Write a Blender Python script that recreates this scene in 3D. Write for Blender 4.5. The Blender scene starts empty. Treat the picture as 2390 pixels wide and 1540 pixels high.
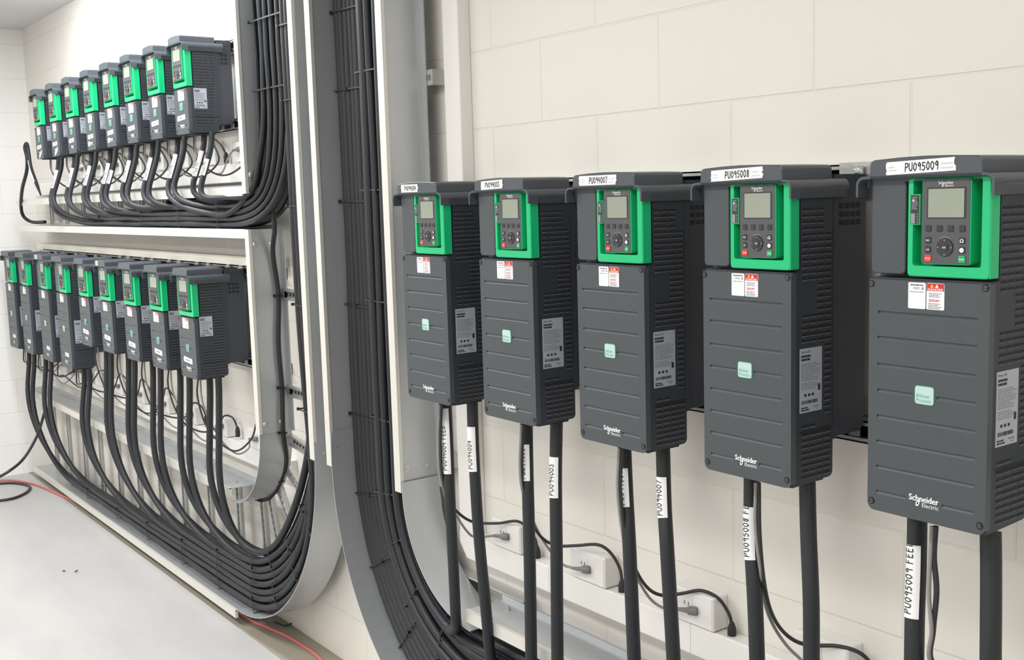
import bpy, math, random
from mathutils import Vector, Matrix
random.seed(7)
PI = math.pi
sc = bpy.context.scene

# ---------------------------------------------------------------- camera
CAMLOC = Vector((1.0404, -1.7072, 1.6041))
YAW, PITCH, ROLL, FPX = 0.9355, 0.1208, -0.0292, 2582.58
fwd = Vector((-math.sin(YAW)*math.cos(PITCH), math.cos(YAW)*math.cos(PITCH), -math.sin(PITCH)))
r0 = Vector((math.cos(YAW), math.sin(YAW), 0)); u0 = r0.cross(fwd)
rt = r0*math.cos(ROLL) + u0*math.sin(ROLL); up = u0*math.cos(ROLL) - r0*math.sin(ROLL)
cd = bpy.data.cameras.new('camera'); cam = bpy.data.objects.new('camera', cd)
sc.collection.objects.link(cam)
M = Matrix((rt, up, -fwd)).transposed().to_4x4(); M.translation = CAMLOC
cam.matrix_world = M
cd.sensor_fit = 'HORIZONTAL'; cd.sensor_width = 36; cd.lens = FPX/2390*36
cd.clip_start = 0.05; cd.clip_end = 60
sc.camera = cam
sc.view_settings.view_transform = 'Standard'; sc.view_settings.look = 'None'
sc.view_settings.exposure = 0.06; sc.view_settings.gamma = 1.0
sc.view_settings.use_curve_mapping = False
# ---------------------------------------------------------------- world and lamps
w = bpy.data.worlds.new('world'); sc.world = w; w.use_nodes = True
w.node_tree.nodes['Background'].inputs[0].default_value = (0.9, 0.95, 1, 1)
w.node_tree.nodes['Background'].inputs[1].default_value = 0.3
def area(name, loc, size, sy, power, col, rot=(0,0,0)):
    l = bpy.data.lights.new(name, 'AREA'); l.shape = 'RECTANGLE'; l.size = size; l.size_y = sy
    l.energy = power; l.color = col
    o = bpy.data.objects.new(name, l); o.location = loc; o.rotation_euler = rot
    sc.collection.objects.link(o); return o
WHT = (1.0, 0.99, 0.975)
area('ceiling_lamp', (-3.6, -0.50, 2.62), 2.6, 0.25, 43, (0.96,0.98,1), (0.25,0,0))
area('ceiling_lamp', (-3.9, -2.0, 2.62), 3.0, 0.3, 74, (1,1,1))
area('ceiling_lamp', (-0.6, -1.75, 2.62), 2.6, 0.3, 36, WHT)
area('ceiling_lamp', (2.2, -1.75, 2.62), 2.4, 0.3, 26, WHT)
area('ceiling_lamp', (-1.2, -3.7, 2.62), 5.5, 0.4, 92, WHT)

# ---------------------------------------------------------------- materials
def mat(name, col, rough=0.5, metal=0.0, bump=0.0, bscale=60, var=0.0, vscale=4, spec=None):
    m = bpy.data.materials.new(name); m.use_nodes = True
    nt = m.node_tree; b = nt.nodes['Principled BSDF']
    c = tuple(((v/255+0.055)/1.055)**2.4 if v/255 > 0.04045 else v/255/12.92 for v in col) + (1,)
    b.inputs['Base Color'].default_value = c
    b.inputs['Roughness'].default_value = rough; b.inputs['Metallic'].default_value = metal
    if spec is not None: b.inputs['Specular IOR Level'].default_value = spec
    tc = nt.nodes.new('ShaderNodeTexCoord')
    if var > 0:
        n = nt.nodes.new('ShaderNodeTexNoise'); n.inputs['Scale'].default_value = vscale; n.inputs['Detail'].default_value = 5
        nt.links.new(tc.outputs['Object'], n.inputs['Vector'])
        mx = nt.nodes.new('ShaderNodeMix'); mx.data_type = 'RGBA'
        mx.inputs[6].default_value = tuple(x*(1-var) for x in c[:3])+(1,)
        mx.inputs[7].default_value = tuple(min(1, x*(1+var)) for x in c[:3])+(1,)
        nt.links.new(n.outputs['Fac'], mx.inputs[0]); nt.links.new(mx.outputs[2], b.inputs['Base Color'])
    if bump > 0:
        n2 = nt.nodes.new('ShaderNodeTexNoise'); n2.inputs['Scale'].default_value = bscale
        nt.links.new(tc.outputs['Object'], n2.inputs['Vector'])
        bp = nt.nodes.new('ShaderNodeBump'); bp.inputs['Strength'].default_value = bump; bp.inputs['Distance'].default_value = 0.002
        nt.links.new(n2.outputs['Fac'], bp.inputs['Height']); nt.links.new(bp.outputs['Normal'], b.inputs['Normal'])
    return m
def wall_mat(name, axis, col=(229,225,217)):
    m = mat(name, col, 0.65)
    nt = m.node_tree; b = nt.nodes['Principled BSDF']
    g = nt.nodes.new('ShaderNodeNewGeometry'); sp = nt.nodes.new('ShaderNodeSeparateXYZ')
    nt.links.new(g.outputs['Position'], sp.inputs[0])
    cb = nt.nodes.new('ShaderNodeCombineXYZ')
    ax = nt.nodes.new('ShaderNodeMath'); ax.operation = 'ADD'; ax.inputs[1].default_value = 100*0.41 + 1.128 - 0.0025 if axis == 'X' else 100*0.4+0.19
    az = nt.nodes.new('ShaderNodeMath'); az.operation = 'ADD'; az.inputs[1].default_value = 2.0-0.1805 + (0.2 if axis=='X' else 0)
    nt.links.new(sp.outputs[axis], ax.inputs[0]); nt.links.new(sp.outputs['Z'], az.inputs[0])
    nt.links.new(ax.outputs[0], cb.inputs[0]); nt.links.new(az.outputs[0], cb.inputs[1])
    br = nt.nodes.new('ShaderNodeTexBrick'); br.offset = 0.5
    br.inputs['Scale'].default_value = 1; br.inputs['Brick Width'].default_value = 0.41 if axis == 'X' else 0.4
    br.inputs['Row Height'].default_value = 0.2; br.inputs['Mortar Size'].default_value = 0.0035
    br.inputs['Mortar Smooth'].default_value = 0.6
    nt.links.new(cb.outputs[0], br.inputs['Vector'])
    inv = nt.nodes.new('ShaderNodeMath'); inv.operation = 'MULTIPLY'; inv.inputs[1].default_value = -1
    nt.links.new(br.outputs['Fac'], inv.inputs[0])
    bp = nt.nodes.new('ShaderNodeBump'); bp.inputs['Strength'].default_value = 0.4; bp.inputs['Distance'].default_value = 0.004
    nt.links.new(inv.outputs[0], bp.inputs['Height'])
    n = nt.nodes.new('ShaderNodeTexNoise'); n.inputs['Scale'].default_value = 55; n.inputs['Detail'].default_value = 4
    nt.links.new(g.outputs['Position'], n.inputs['Vector'])
    b2 = nt.nodes.new('ShaderNodeBump'); b2.inputs['Strength'].default_value = 0.22; b2.inputs['Distance'].default_value = 0.002
    nt.links.new(n.outputs['Fac'], b2.inputs['Height']); nt.links.new(bp.outputs['Normal'], b2.inputs['Normal'])
    nt.links.new(b2.outputs['Normal'], b.inputs['Normal'])
    mx = nt.nodes.new('ShaderNodeMix'); mx.data_type = 'RGBA'
    c = b.inputs['Base Color'].default_value
    mx.inputs[6].default_value = c; mx.inputs[7].default_value = (c[0]*0.965, c[1]*0.955, c[2]*0.935, 1)
    nt.links.new(br.outputs['Fac'], mx.inputs[0]); nt.links.new(mx.outputs[2], b.inputs['Base Color'])
    return m
def floor_mat():
    m = mat('painted_concrete', (222,220,216), 0.5)
    nt = m.node_tree; b = nt.nodes['Principled BSDF']
    g = nt.nodes.new('ShaderNodeNewGeometry')
    mp = nt.nodes.new('ShaderNodeMapping'); mp.inputs['Scale'].default_value = (1.0, 3.0, 1); mp.inputs['Rotation'].default_value = (0,0,0.5)
    nt.links.new(g.outputs['Position'], mp.inputs[0])
    n = nt.nodes.new('ShaderNodeTexNoise'); n.inputs['Scale'].default_value = 1.6; n.inputs['Detail'].default_value = 8; n.inputs['Roughness'].default_value = 0.6
    nt.links.new(mp.outputs[0], n.inputs['Vector'])
    cr = nt.nodes.new('ShaderNodeValToRGB')
    cr.color_ramp.elements[0].position = 0.3; cr.color_ramp.elements[0].color = (0.42,0.413,0.403,1)
    cr.color_ramp.elements[1].position = 0.62; cr.color_ramp.elements[1].color = (0.475,0.465,0.45,1)
    nt.links.new(n.outputs['Fac'], cr.inputs[0]); nt.links.new(cr.outputs[0], b.inputs['Base Color'])
    return m
WALLX = wall_mat('painted_blockwork', 'X'); WALLY = wall_mat('painted_blockwork_side', 'Y', (238,237,234))
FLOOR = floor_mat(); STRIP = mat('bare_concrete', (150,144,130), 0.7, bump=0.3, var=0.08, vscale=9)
CEIL = mat('ceiling_paint', (205,205,206), 0.8)
GREY = mat('slate_grey_plastic', (67,73,77), 0.42, bump=0.12, bscale=900)
GREYD = mat('dark_slate_plastic', (47,52,60), 0.5, bump=0.12, bscale=900)
HOODM = mat('hood_grey_plastic', (72,78,85), 0.38, bump=0.1, bscale=900)
SINK = mat('black_grey_metal', (54,58,66), 0.5, 0.0, bump=0.1, bscale=700)
HOLE = mat('recess_shade', (22,24,27), 0.7)  # near-black colour stands in for the shade inside vents, slots and channels
LIP = mat('vent_lip', (84,89,96), 0.45)
GREEN = mat('emerald_plastic', (22,186,120), 0.38)
GREEND = mat('green_edge', (66,170,120), 0.4)
KEYP = mat('keypad_grey', (78,80,82), 0.45)
KEYB = mat('key_black', (46,47,50), 0.5)
SCREEN = mat('lcd_glass', (150,156,142), 0.12)
RED = mat('red_key', (226,58,50), 0.4); GRN = mat('green_key', (28,165,98), 0.4)
WHITE = mat('white_print', (240,241,240), 0.5)
INK = mat('black_ink', (28,28,30), 0.6); INKF = mat('faint_ink', (205,207,212), 0.6); INKG = mat('grey_ink', (140,142,146), 0.6)
TAPE = mat('white_tape', (238,238,238), 0.5)
MINT = mat('mint_badge', (182,210,204), 0.35); MINTD = mat('dull_badge', (116,152,154), 0.3); MINTE = mat('mint_edge', (70,150,120), 0.4); MINTT = mat('badge_text', (96,160,138), 0.5)
FOIL = mat('silver_label', (172,178,188), 0.42)
SRED = mat('danger_red', (196,44,44), 0.5); SYEL = mat('warning_yellow', (244,190,60), 0.5)
STEEL = mat('zinc_steel', (205,206,204), 0.3, 0.75, bump=0.15, bscale=90)
ALU = mat('galvanised_sheet', (190,193,195), 0.32, 0.5, bump=0.25, bscale=22, var=0.08, vscale=5)
SCRW = mat('dark_screw_steel', (96,98,100), 0.35, 0.6)
BEAD = mat('rail_bead_metal', (222,220,212), 0.42, 0.35)
PVC = mat('white_pvc', (236,234,230), 0.35)
PAINTR = mat('cream_rail', (228,224,212), 0.5)
RUB = mat('black_cable_sheath', (29,32,37), 0.5, bump=0.25, bscale=160)
RUBT = mat('black_cord_sheath', (44,45,46), 0.45)
GCORD = mat('grey_cord_sheath', (140,138,134), 0.45)
GPLUG = mat('grey_plug', (126,124,121), 0.5); BPLUG = mat('black_plug', (36,36,40), 0.5)
TIE = mat('nylon_tie', (26,27,30), 0.45)
REDC = mat('red_cord_sheath', (200,112,108), 0.6)

# ---------------------------------------------------------------- mesh helpers
class MB:
    def __init__(s): s.v = []; s.f = []; s.m = []; s.sm = []
    def add(s, vs, fs, m=0, smooth=False):
        o = len(s.v); s.v += [tuple(p) for p in vs]
        for f in fs: s.f.append(tuple(i+o for i in f)); s.m.append(m); s.sm.append(smooth)
    def box(s, a, b, m=0):
        x0,y0,z0 = a; x1,y1,z1 = b
        if x0>x1: x0,x1=x1,x0
        if y0>y1: y0,y1=y1,y0
        if z0>z1: z0,z1=z1,z0
        s.add([(x0,y0,z0),(x1,y0,z0),(x1,y1,z0),(x0,y1,z0),(x0,y0,z1),(x1,y0,z1),(x1,y1,z1),(x0,y1,z1)],
              [(0,3,2,1),(4,5,6,7),(0,1,5,4),(1,2,6,5),(2,3,7,6),(3,0,4,7)], m)
    def prism(s, pts, d0, d1, plane='xz', m=0, smooth=False):
        """pts outline in a plane, extruded along the third axis from d0 to d1"""
        def P(a, b, d): return {'xz':(a,d,b), 'yz':(d,a,b), 'xy':(a,b,d)}[plane]
        n = len(pts)
        s.add([P(a,b,d0) for a,b in pts]+[P(a,b,d1) for a,b in pts], [tuple(range(n)), tuple(range(2*n-1,n-1,-1))], m)
        s.add([P(a,b,d0) for a,b in pts]+[P(a,b,d1) for a,b in pts], [(i,(i+1)%n,n+(i+1)%n,n+i) for i in range(n)], m, smooth)
    def cham(s, x0, z0, x1, z1, r, y0, y1, c=0.0015, m=0, rs=None):
        """rounded rectangle slab in xz, front (y0) edge chamfered by c"""
        a = rrect(x0+c,z0+c,x1-c,z1-c,max(r-c,0.0003),rs=None if rs is None else [max(q-c,0.0003) for q in rs])
        b = rrect(x0,z0,x1,z1,r,rs=rs); n = len(a)
        vs = [(p,y0,q) for p,q in a]+[(p,y0+c,q) for p,q in b]+[(p,y1,q) for p,q in b]
        fs = [tuple(range(n))]
        for k in (0,1):
            fs += [(k*n+i,k*n+(i+1)%n,(k+1)*n+(i+1)%n,(k+1)*n+i) for i in range(n)]
        fs.append(tuple(range(3*n-1,2*n-1,-1)))
        s.add(vs, fs, m)
    def disc(s, c, axis, r, h, n=16, m=0, r2=None):
        """short cylinder from c along axis"""
        a = Vector(axis).normalized(); t = a.orthogonal().normalized(); b = a.cross(t); c = Vector(c)
        r2 = r if r2 is None else r2
        A = [c + (t*math.cos(2*PI*i/n)+b*math.sin(2*PI*i/n))*r for i in range(n)]
        B = [c + a*h + (t*math.cos(2*PI*i/n)+b*math.sin(2*PI*i/n))*r2 for i in range(n)]
        s.add(A+B, [tuple(range(n-1,-1,-1)), tuple(range(n,2*n))]+[(i,(i+1)%n,n+(i+1)%n,n+i) for i in range(n)], m)
    def dome(s, c, axis, r, h, n=16, m=0):
        a = Vector(axis).normalized(); t = a.orthogonal().normalized(); b = a.cross(t); c = Vector(c)
        vs = []; K = 4
        for k in range(K):
            q = k/K*PI/2
            vs += [c + a*h*math.sin(q) + (t*math.cos(2*PI*i/n)+b*math.sin(2*PI*i/n))*r*math.cos(q) for i in range(n)]
        vs.append(c+a*h); fs = []
        for k in range(K-1): fs += [(k*n+i,k*n+(i+1)%n,(k+1)*n+(i+1)%n,(k+1)*n+i) for i in range(n)]
        fs += [((K-1)*n+i,(K-1)*n+(i+1)%n,K*n) for i in range(n)]
        s.add(vs, fs, m, True)
    def tube(s, pts, r, n=10, m=0, rad=None):
        pts = [Vector(p) for p in pts]; L = len(pts)
        T = [(pts[min(i+1,L-1)]-pts[max(i-1,0)]).normalized() for i in range(L)]
        N = T[0].orthogonal().normalized(); vs = []
        for i in range(L):
            N = (N - T[i]*N.dot(T[i])).normalized(); B = T[i].cross(N)
            q = rad[i] if rad else r
            vs += [pts[i] + (N*math.cos(2*PI*k/n)+B*math.sin(2*PI*k/n))*q for k in range(n)]
        fs = [(i*n+k,i*n+(k+1)%n,(i+1)*n+(k+1)%n,(i+1)*n+k) for i in range(L-1) for k in range(n)]
        s.add(vs, fs, m, True)
        s.add(vs[:n]+vs[-n:], [tuple(range(n-1,-1,-1)), tuple(range(n,2*n))], m)
    def build(s, name, mats, parent=None):
        me = bpy.data.meshes.new(name); me.from_pydata(s.v, [], s.f)
        if not isinstance(mats, (list,tuple)): mats = [mats]
        for q in mats: me.materials.append(q)
        for p, mi, sm in zip(me.polygons, s.m, s.sm): p.material_index = mi; p.use_smooth = sm
        me.update()
        import bmesh
        bm = bmesh.new(); bm.from_mesh(me); bmesh.ops.recalc_face_normals(bm, faces=bm.faces); bm.to_mesh(me); bm.free()
        o = bpy.data.objects.new(name, me); sc.collection.objects.link(o)
        if parent: o.parent = parent
        return o
def rrect(x0, z0, x1, z1, r, n=5, rs=None):
    rs = rs or [r]*4; out = []
    for (cx,cz,a0,q) in ((x0+rs[0],z0+rs[0],PI,rs[0]),(x1-rs[1],z0+rs[1],1.5*PI,rs[1]),(x1-rs[2],z1-rs[2],0,rs[2]),(x0+rs[3],z1-rs[3],PI/2,rs[3])):
        out += [(cx+q*math.cos(a0+PI/2*k/n), cz+q*math.sin(a0+PI/2*k/n)) for k in range(n+1)]
    return out
def empty(name, loc=(0,0,0)):
    o = bpy.data.objects.new(name, None); o.location = loc; o.empty_display_size = 0.05
    sc.collection.objects.link(o); return o
def tag(o, label=None, cat=None, group=None, kind=None):
    if label: o['label'] = label
    if cat: o['category'] = cat
    if group: o['group'] = group
    if kind: o['kind'] = kind
    return o
def structure(o): o['kind'] = 'structure'; return o
def copy_tree(o, parent=None):
    c = o.copy(); sc.collection.objects.link(c); c.parent = parent
    for ch in list(o.children): copy_tree(ch, c)
    return c
_fc = {}
def font(txt, size):
    """Blender's own font as flat polygons: verts (x, y), faces"""
    if txt in _fc: v, f = _fc[txt]
    else:
        cu = bpy.data.curves.new('t','FONT'); cu.body = txt; cu.resolution_u = 2
        ob = bpy.data.objects.new('t', cu); sc.collection.objects.link(ob)
        dg = bpy.context.evaluated_depsgraph_get(); me = ob.evaluated_get(dg).to_mesh()
        v = [(p.co.x, p.co.y) for p in me.vertices]; f = [tuple(p.vertices) for p in me.polygons]
        bpy.data.objects.remove(ob); bpy.data.curves.remove(cu); _fc[txt] = (v, f)
    return [(a*size, b*size) for a,b in v], f
def text(mb, txt, size, o, m, plane='front', sx=1.0, y=0.0, center=False):
    """front: letters in xz at depth y; side: letters run along +y on a face at x = y-argument"""
    v, f = font(txt, size)
    if not v: return 0
    wd = max(a for a,b in v)*sx; dx = -wd/2 if center else 0
    if plane == 'front': vs = [(o[0]+dx+a*sx, y, o[1]+b) for a,b in v]
    else: vs = [(y, o[0]+dx+a*sx, o[1]+b) for a,b in v]
    mb.add(vs, f, m); return wd
# pen strokes for the handwriting, each glyph in a 0.6 x 1 cell
PEN = {'P':[[(.05,0),(.1,1),(.45,.95),(.55,.72),(.4,.5),(.1,.46)]], 'V':[[(0,1),(.28,0),(.58,1)]],
 'U':[[(.03,1),(.05,.25),(.2,.02),(.42,.05),(.52,.3),(.55,1)]], '0':[[(.3,1),(.08,.75),(.06,.3),(.28,0),(.5,.25),(.53,.72),(.3,1)]],
 '9':[[(.5,.8),(.3,1),(.08,.78),(.2,.52),(.48,.62),(.52,.85),(.46,0)]], '4':[[(.1,1),(.06,.45),(.55,.5)],[(.42,.95),(.4,0)]],
 '3':[[(.05,.95),(.4,.98),(.22,.58),(.5,.35),(.35,.03),(.04,.08)]], '5':[[(.52,.98),(.14,.95),(.1,.58),(.42,.55),(.5,.25),(.3,0),(.04,.08)]],
 '7':[[(.04,.96),(.52,.96),(.2,0)]], '8':[[(.45,.88),(.25,1),(.1,.78),(.45,.35),(.35,.02),(.1,.12),(.15,.4),(.48,.72),(.45,.88)]],
 'F':[[(.1,0),(.1,1),(.5,1)],[(.1,.55),(.42,.55)]], 'E':[[(.5,1),(.1,1),(.1,0),(.5,0)],[(.1,.52),(.42,.52)]],
 'D':[[(.1,0),(.1,1),(.4,.9),(.55,.5),(.4,.1),(.1,0)]], ' ':[]}
def pen(mb, txt, h, fn, m, th=0.07, wob=0.04, sub=1):
    x = 0
    for ch in txt:
        for st in PEN[ch]:
            st = [(a+random.uniform(-wob,wob)*.6, b+random.uniform(-wob,wob)) for a,b in st]
            if sub > 1: st = [(st[i][0]+(st[i+1][0]-st[i][0])*j/sub, st[i][1]+(st[i+1][1]-st[i][1])*j/sub) for i in range(len(st)-1) for j in range(sub)]+[st[-1]]
            for (a,b),(c,d) in zip(st, st[1:]):
                L = math.hypot(c-a,d-b) or 1; nx, ny = -(d-b)/L*th, (c-a)/L*th; ex, ey = (c-a)/L*th*.7, (d-b)/L*th*.7
                q = [(a+nx-ex,b+ny-ey),(c+nx+ex,d+ny+ey),(c-nx+ex,d-ny+ey),(a-nx-ex,b-ny-ey)]
                mb.add([fn((x+p)*h, r*h) for p,r in q], [(0,1,2,3)], m)
        x += .42 if ch == ' ' else .74
    return x*h

# ---------------------------------------------------------------- the room
XL, XR, YF, ZC = -6.1, 3.4, -5.2, 2.665
def quad(name, pts, m):
    b = MB(); b.add(pts, [(0,1,2,3)]); return structure(b.build(name, m))
b = MB(); b.box((XL-.1,-0.0,-.1),(XR+.1,.15,ZC+.1)); structure(b.build('wall_back', WALLX))
b = MB(); b.box((XL-.15,YF,-.1),(XL,0,ZC+.1)); structure(b.build('wall_left', WALLY))
b = MB(); b.box((XR,YF,-.1),(XR+.15,0,ZC+.1)); structure(b.build('wall_right', WALLY))
b = MB(); b.box((XL-.1,YF-.15,-.1),(XR+.1,YF,ZC+.1)); structure(b.build('wall_front', WALLX))
b = MB(); b.box((XL,YF,ZC),(XR,0,ZC+.1)); structure(b.build('ceiling', CEIL))
b = MB(); b.box((XL,YF,-.1),(XR,0,0)); structure(b.build('floor', FLOOR))
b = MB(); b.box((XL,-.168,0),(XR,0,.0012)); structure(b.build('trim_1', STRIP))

# ---------------------------------------------------------------- drives
def label_bars(mb, x0, x1, z0, z1, rows, m, fn, gap=.45, ragged=True):
    h = (z1-z0)/rows
    for i in range(rows):
        za = z1-(i+1)*h; e = x1-(random.uniform(0,.3)*(x1-x0) if ragged else 0); a = x0
        while a < e:
            bb = min(e, a+random.uniform(.12,.35)*(x1-x0))
            mb.add([fn(a,za), fn(bb,za), fn(bb,za+h*(1-gap)), fn(a,za+h*(1-gap))], [(0,1,2,3)], m); a = bb+.03*(x1-x0)
def logo(mb, xc, zc, wd, m, y, sub=True):
    """two line word mark with the small leaf sign under it"""
    v, f = font('Schneider', 1); k = wd/max(a for a,b in v)
    mb.add([(xc-wd/2+a*k, y, zc+b*k*1.08) for a,b in v], f, m)
    for dx in (0.0004,-0.0004): mb.add([(xc-wd/2+a*k+dx*wd/.05, y, zc+b*k*1.08) for a,b in v], f, m)
    if sub:
        v, f = font('Electric', 1); k2 = wd*.56/max(a for a,b in v)
        mb.add([(xc-wd*.06+a*k2, y, zc-wd*.155+b*k2) for a,b in v], f, m)
        n = 12; cx, cz = xc-wd*.20, zc-wd*.07
        o = [(cx+wd*(.062*math.cos(t)+.03*math.sin(t)), y, cz+wd*.095*math.sin(t)) for t in [2*PI*i/n for i in range(n)]]
        i_ = [(cx+(p[0]-cx)*.5, y, cz+(p[2]-cz)*.5) for p in o]
        mb.add(o+i_, [(i,(i+1)%n,n+(i+1)%n,n+i) for i in range(n)], m)

def make_drive(kind):
    if kind == 'large': W,H,zc,gx,bd,D,groo,badge,hsz = .198,.546,.366,.066,.113,.205,[.314,.275,.233,.193,.152,.112,.072,.032],3,(.072,.526)
    elif kind == 'medium': W,H,zc,gx,bd,D,groo,badge,hsz = .165,.412,.229,.016,.120,.203,[.184,.148,.112,.076,.036],2,(.05,.397)
    else: W,H,zc,gx,bd,D,groo,badge,hsz = .136,.349,.163,.003,.114,.175,[.030],None,(.035,.335)
    root = empty('variable_speed_drive')
    zt = H-.028
    # housing: side profile with rounded lower back edge
    b = MB(); r = .010
    prof = [(.006,0),(.006,0)][:1]+[(bd-r,.004)]+[(bd-r+r*math.sin(t), .004+r-r*math.cos(t)) for t in [PI/8*k for k in range(1,5)]]+[(bd,zt),(.0255,zt),(.0255,zc),(.006,zc)]
    b.prism(prof, .0015, W-.0015, 'yz', 0)
    b.prism([(bd-.001,hsz[0]-.003),(bd+.008,hsz[0]-.003),(bd+.008,zt-.02),(bd-.001,zt-.02)], .0005, W-.0005, 'yz', 0)
    # seam recess lines on the flank
    for zz in ([.093,.09] if kind=='large' else [.06,.057]):
        b.box((W-.0016,.024,zz),(W-.0009,bd-.004,zz+.0012), 1)
    # cable glands plate beneath
    b.box((.012,.02,-.003),(W-.012,bd-.012,.004), 1)
    # louvres on the flanks
    def slots(ys, z0, z1, st=.0105, holes=False, skip=None):
        z = z0
        while z < z1:
            for k, yy in enumerate(ys):
                if skip and skip(yy, z): continue
                for X, sg in ((W-.0015,1),(.0015,-1)):
                    b.box((X, yy, z+.0022),(X+sg*.0006, yy+.0165, z+.0058), 1)
                    b.add([(X,yy,z+.0022),(X+sg*.0016,yy+.001,z+.0008),(X+sg*.0016,yy+.0155,z+.0008),(X,yy+.0165,z+.0022),(X,yy,z-.0006),(X,yy+.0165,z-.0006)],
                          [(0,1,2,3),(4,5,2,1),(0,4,1),(3,2,5)], 2)
            z += st
    if kind == 'large':
        ys = [.030,.050,.070,.090]
        slots(ys, .245, .475, skip=lambda yy,z: (yy>.085 and z>.43) or (.295<z<.345 and yy<.08 and not yy>.06))
        slots([.090], .118, .24); slots([.030,.050], .098, .105); slots(ys, .010, .086)
    elif kind == 'medium':
        ys = [.028,.050,.072,.094]
        slots(ys, .24, .36); slots([.072,.094], .125, .238); slots(ys, .010, .118)
    else:
        ys = [.026,.047,.068,.089]
        slots(ys, .17, .30); slots([.080], .09, .165); slots([.030,.052,.074], .03, .08)
    b.build('housing', [GREYD, HOLE, LIP], root)
    # heat sink block
    b = MB(); b.prism([(bd+.007,hsz[0]),(D-.012,hsz[0]),(D-.002,hsz[0]+.012),(D,hsz[0]+.02),(D,hsz[1]),(bd+.007,hsz[1])], .004, W-.004, 'yz', 0)
    for i in range(5 if kind=='large' else 3):
        for j in range(3):
            y = bd+.018+i*.0155
            if y+.011 > D-.004: break
            z = hsz[1]-.058-j*.0145
            for X, sg in ((W-.004,1),(.004,-1)): b.box((X,y,z),(X+sg*.0005,y+.0115,z+.009), 1)
    for i in range(9):   # fins seen from above and below
        x = .014+i*(W-.028)/9
        for z in (hsz[1], hsz[0]-.0006): b.box((x,bd+.016,z),(x+.010,D-.008,z+.0006), 1)
    b.build('heat_sink', [SINK, HOLE], root)
    for x in (.022, W-.022):
        b = MB(); b.box((x-.013,D-.0045,hsz[1]-.002),(x+.013,D-.0005,hsz[1]+.014), 0)
        b.disc((x,D-.0045,hsz[1]+.004),(0,-1,0),.0075,.002,14,0); b.disc((x,D-.0065,hsz[1]+.004),(0,-1,0),.0052,.006,6,0)
        b.build('mounting_lug', STEEL, root)
        b = MB(); b.box((x-.011,D-.0045,hsz[0]-.014),(x+.011,D-.0005,hsz[0]+.002), 0); b.build('mounting_lug', STEEL, root)
    # hood cap and brim
    b = MB(); yb = bd+.002
    cap = [(.007,zt-.003),(.0085,H-.009),(.011,H-.005),(.016,H-.003),(W*.3,H-.0008),(W*.5,H),(W*.7,H-.0008),(W-.016,H-.003),(W-.011,H-.005),(W-.0085,H-.009),(W-.007,zt-.003)]
    n = len(cap); ins = [(a+(.5*W-a)*.02, c-.0015 if c>zt else c) for a,c in cap]
    b.add([(a,-.014,c) for a,c in ins]+[(a,-.0125,c) for a,c in cap]+[(a,yb,c) for a,c in cap],
          [tuple(range(n))]+[(k*n+i,k*n+i+1,(k+1)*n+i+1,(k+1)*n+i) for k in (0,1) for i in range(n-1)]+[tuple(range(3*n-1,2*n-1,-1))], 0)
    arm = .030; t = .0038
    ox = .016
    outer = [(-ox,zt-arm),(-ox,zt-.012)]+[(-ox+.013*(1-math.cos(q)), zt-.012+.013*math.sin(q)) for q in (PI/8,PI/4,3*PI/8,PI/2)]
    outer += [(W+.011-.013*(1-math.cos(q)), zt-.012+.013*math.sin(q)) for q in (PI/2,3*PI/8,PI/4,PI/8)]+[(W+.011,zt-.012),(W+.011,zt-arm)]
    inner = [(-ox+t,zt-arm),(-ox+t,zt-.0125)]+[(-ox+t+.0095*(1-math.cos(q)), zt-.0125+.0095*math.sin(q)) for q in (PI/8,PI/4,3*PI/8,PI/2)]
    inner += [(W+.011-t-.0095*(1-math.cos(q)), zt-.0125+.0095*math.sin(q)) for q in (PI/2,3*PI/8,PI/4,PI/8)]+[(W+.011-t,zt-.0125),(W+.011-t,zt-arm)]
    n = len(outer); V = []
    for y in (-.014,.010): V += [(a,y,c) for a,c in outer]+[(a,y,c) for a,c in inner]
    fs = []
    for i in range(n-1):
        fs += [(i,i+1,n+i+1,n+i),(2*n+i,2*n+i+1,3*n+i+1,3*n+i),(i,i+1,2*n+i+1,2*n+i),(n+i,n+i+1,3*n+i+1,3*n+i)]
    fs += [(0,n,3*n,2*n),(n-1,2*n-1,4*n-1,3*n-1)]
    b.add(V, fs, 0)
    yl = bd+.026
    for X, sg in ((W-.002,1),(.002,-1)):
        q = [(X,zt+.001)]+[(X+sg*(.0125*math.sin(k*PI/8)), zt-.0125+.0135*math.cos(k*PI/8)) for k in range(0,5)]+[(X+sg*.0125,zt-.017),(X+sg*.006,zt-.019),(X+sg*.006,zt-.030),(X,zt-.031)]
        b.prism(q, .010, yl, 'xz', 0, True)
    b.box((.004,-.0,zt-.008),(W-.004,bd,zt+.002),0)
    b.build('hood', HOODM, root)
    # lower front cover with grooves
    b = MB(); zt2 = zc-.003; xa, xb = (.016, W-.018) if kind=='large' else (.018, W-.018)
    if kind == 'small': xa, xb = .02, W-.02
    gap = {}
    if badge is not None: gap[badge] = (.078,.118) if kind=='large' else (.066,.100)
    gap[len(groo)-1] = (.069,.129) if kind=='large' else ((.052,.112) if kind=='medium' else (.04,.098))
    cuts = sorted(set([xa,xb]+[q for g in gap.values() for q in g]))
    R = .012
    left = [(0,zt2),(0,R)]+[(R-R*math.cos(q),R-R*math.sin(q)) for q in (PI/8,PI/4,3*PI/8,PI/2)]+[(xa,0),(xa,zt2)]
    right = [(xb,zt2),(xb,0)]+[(W-R+R*math.sin(q),R-R*math.cos(q)) for q in (0,PI/8,PI/4,3*PI/8,PI/2)]+[(W,zt2)]
    b.add([(a,0,c) for a,c in left],[tuple(range(len(left)))]); b.add([(a,0,c) for a,c in right],[tuple(range(len(right)))])
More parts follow.
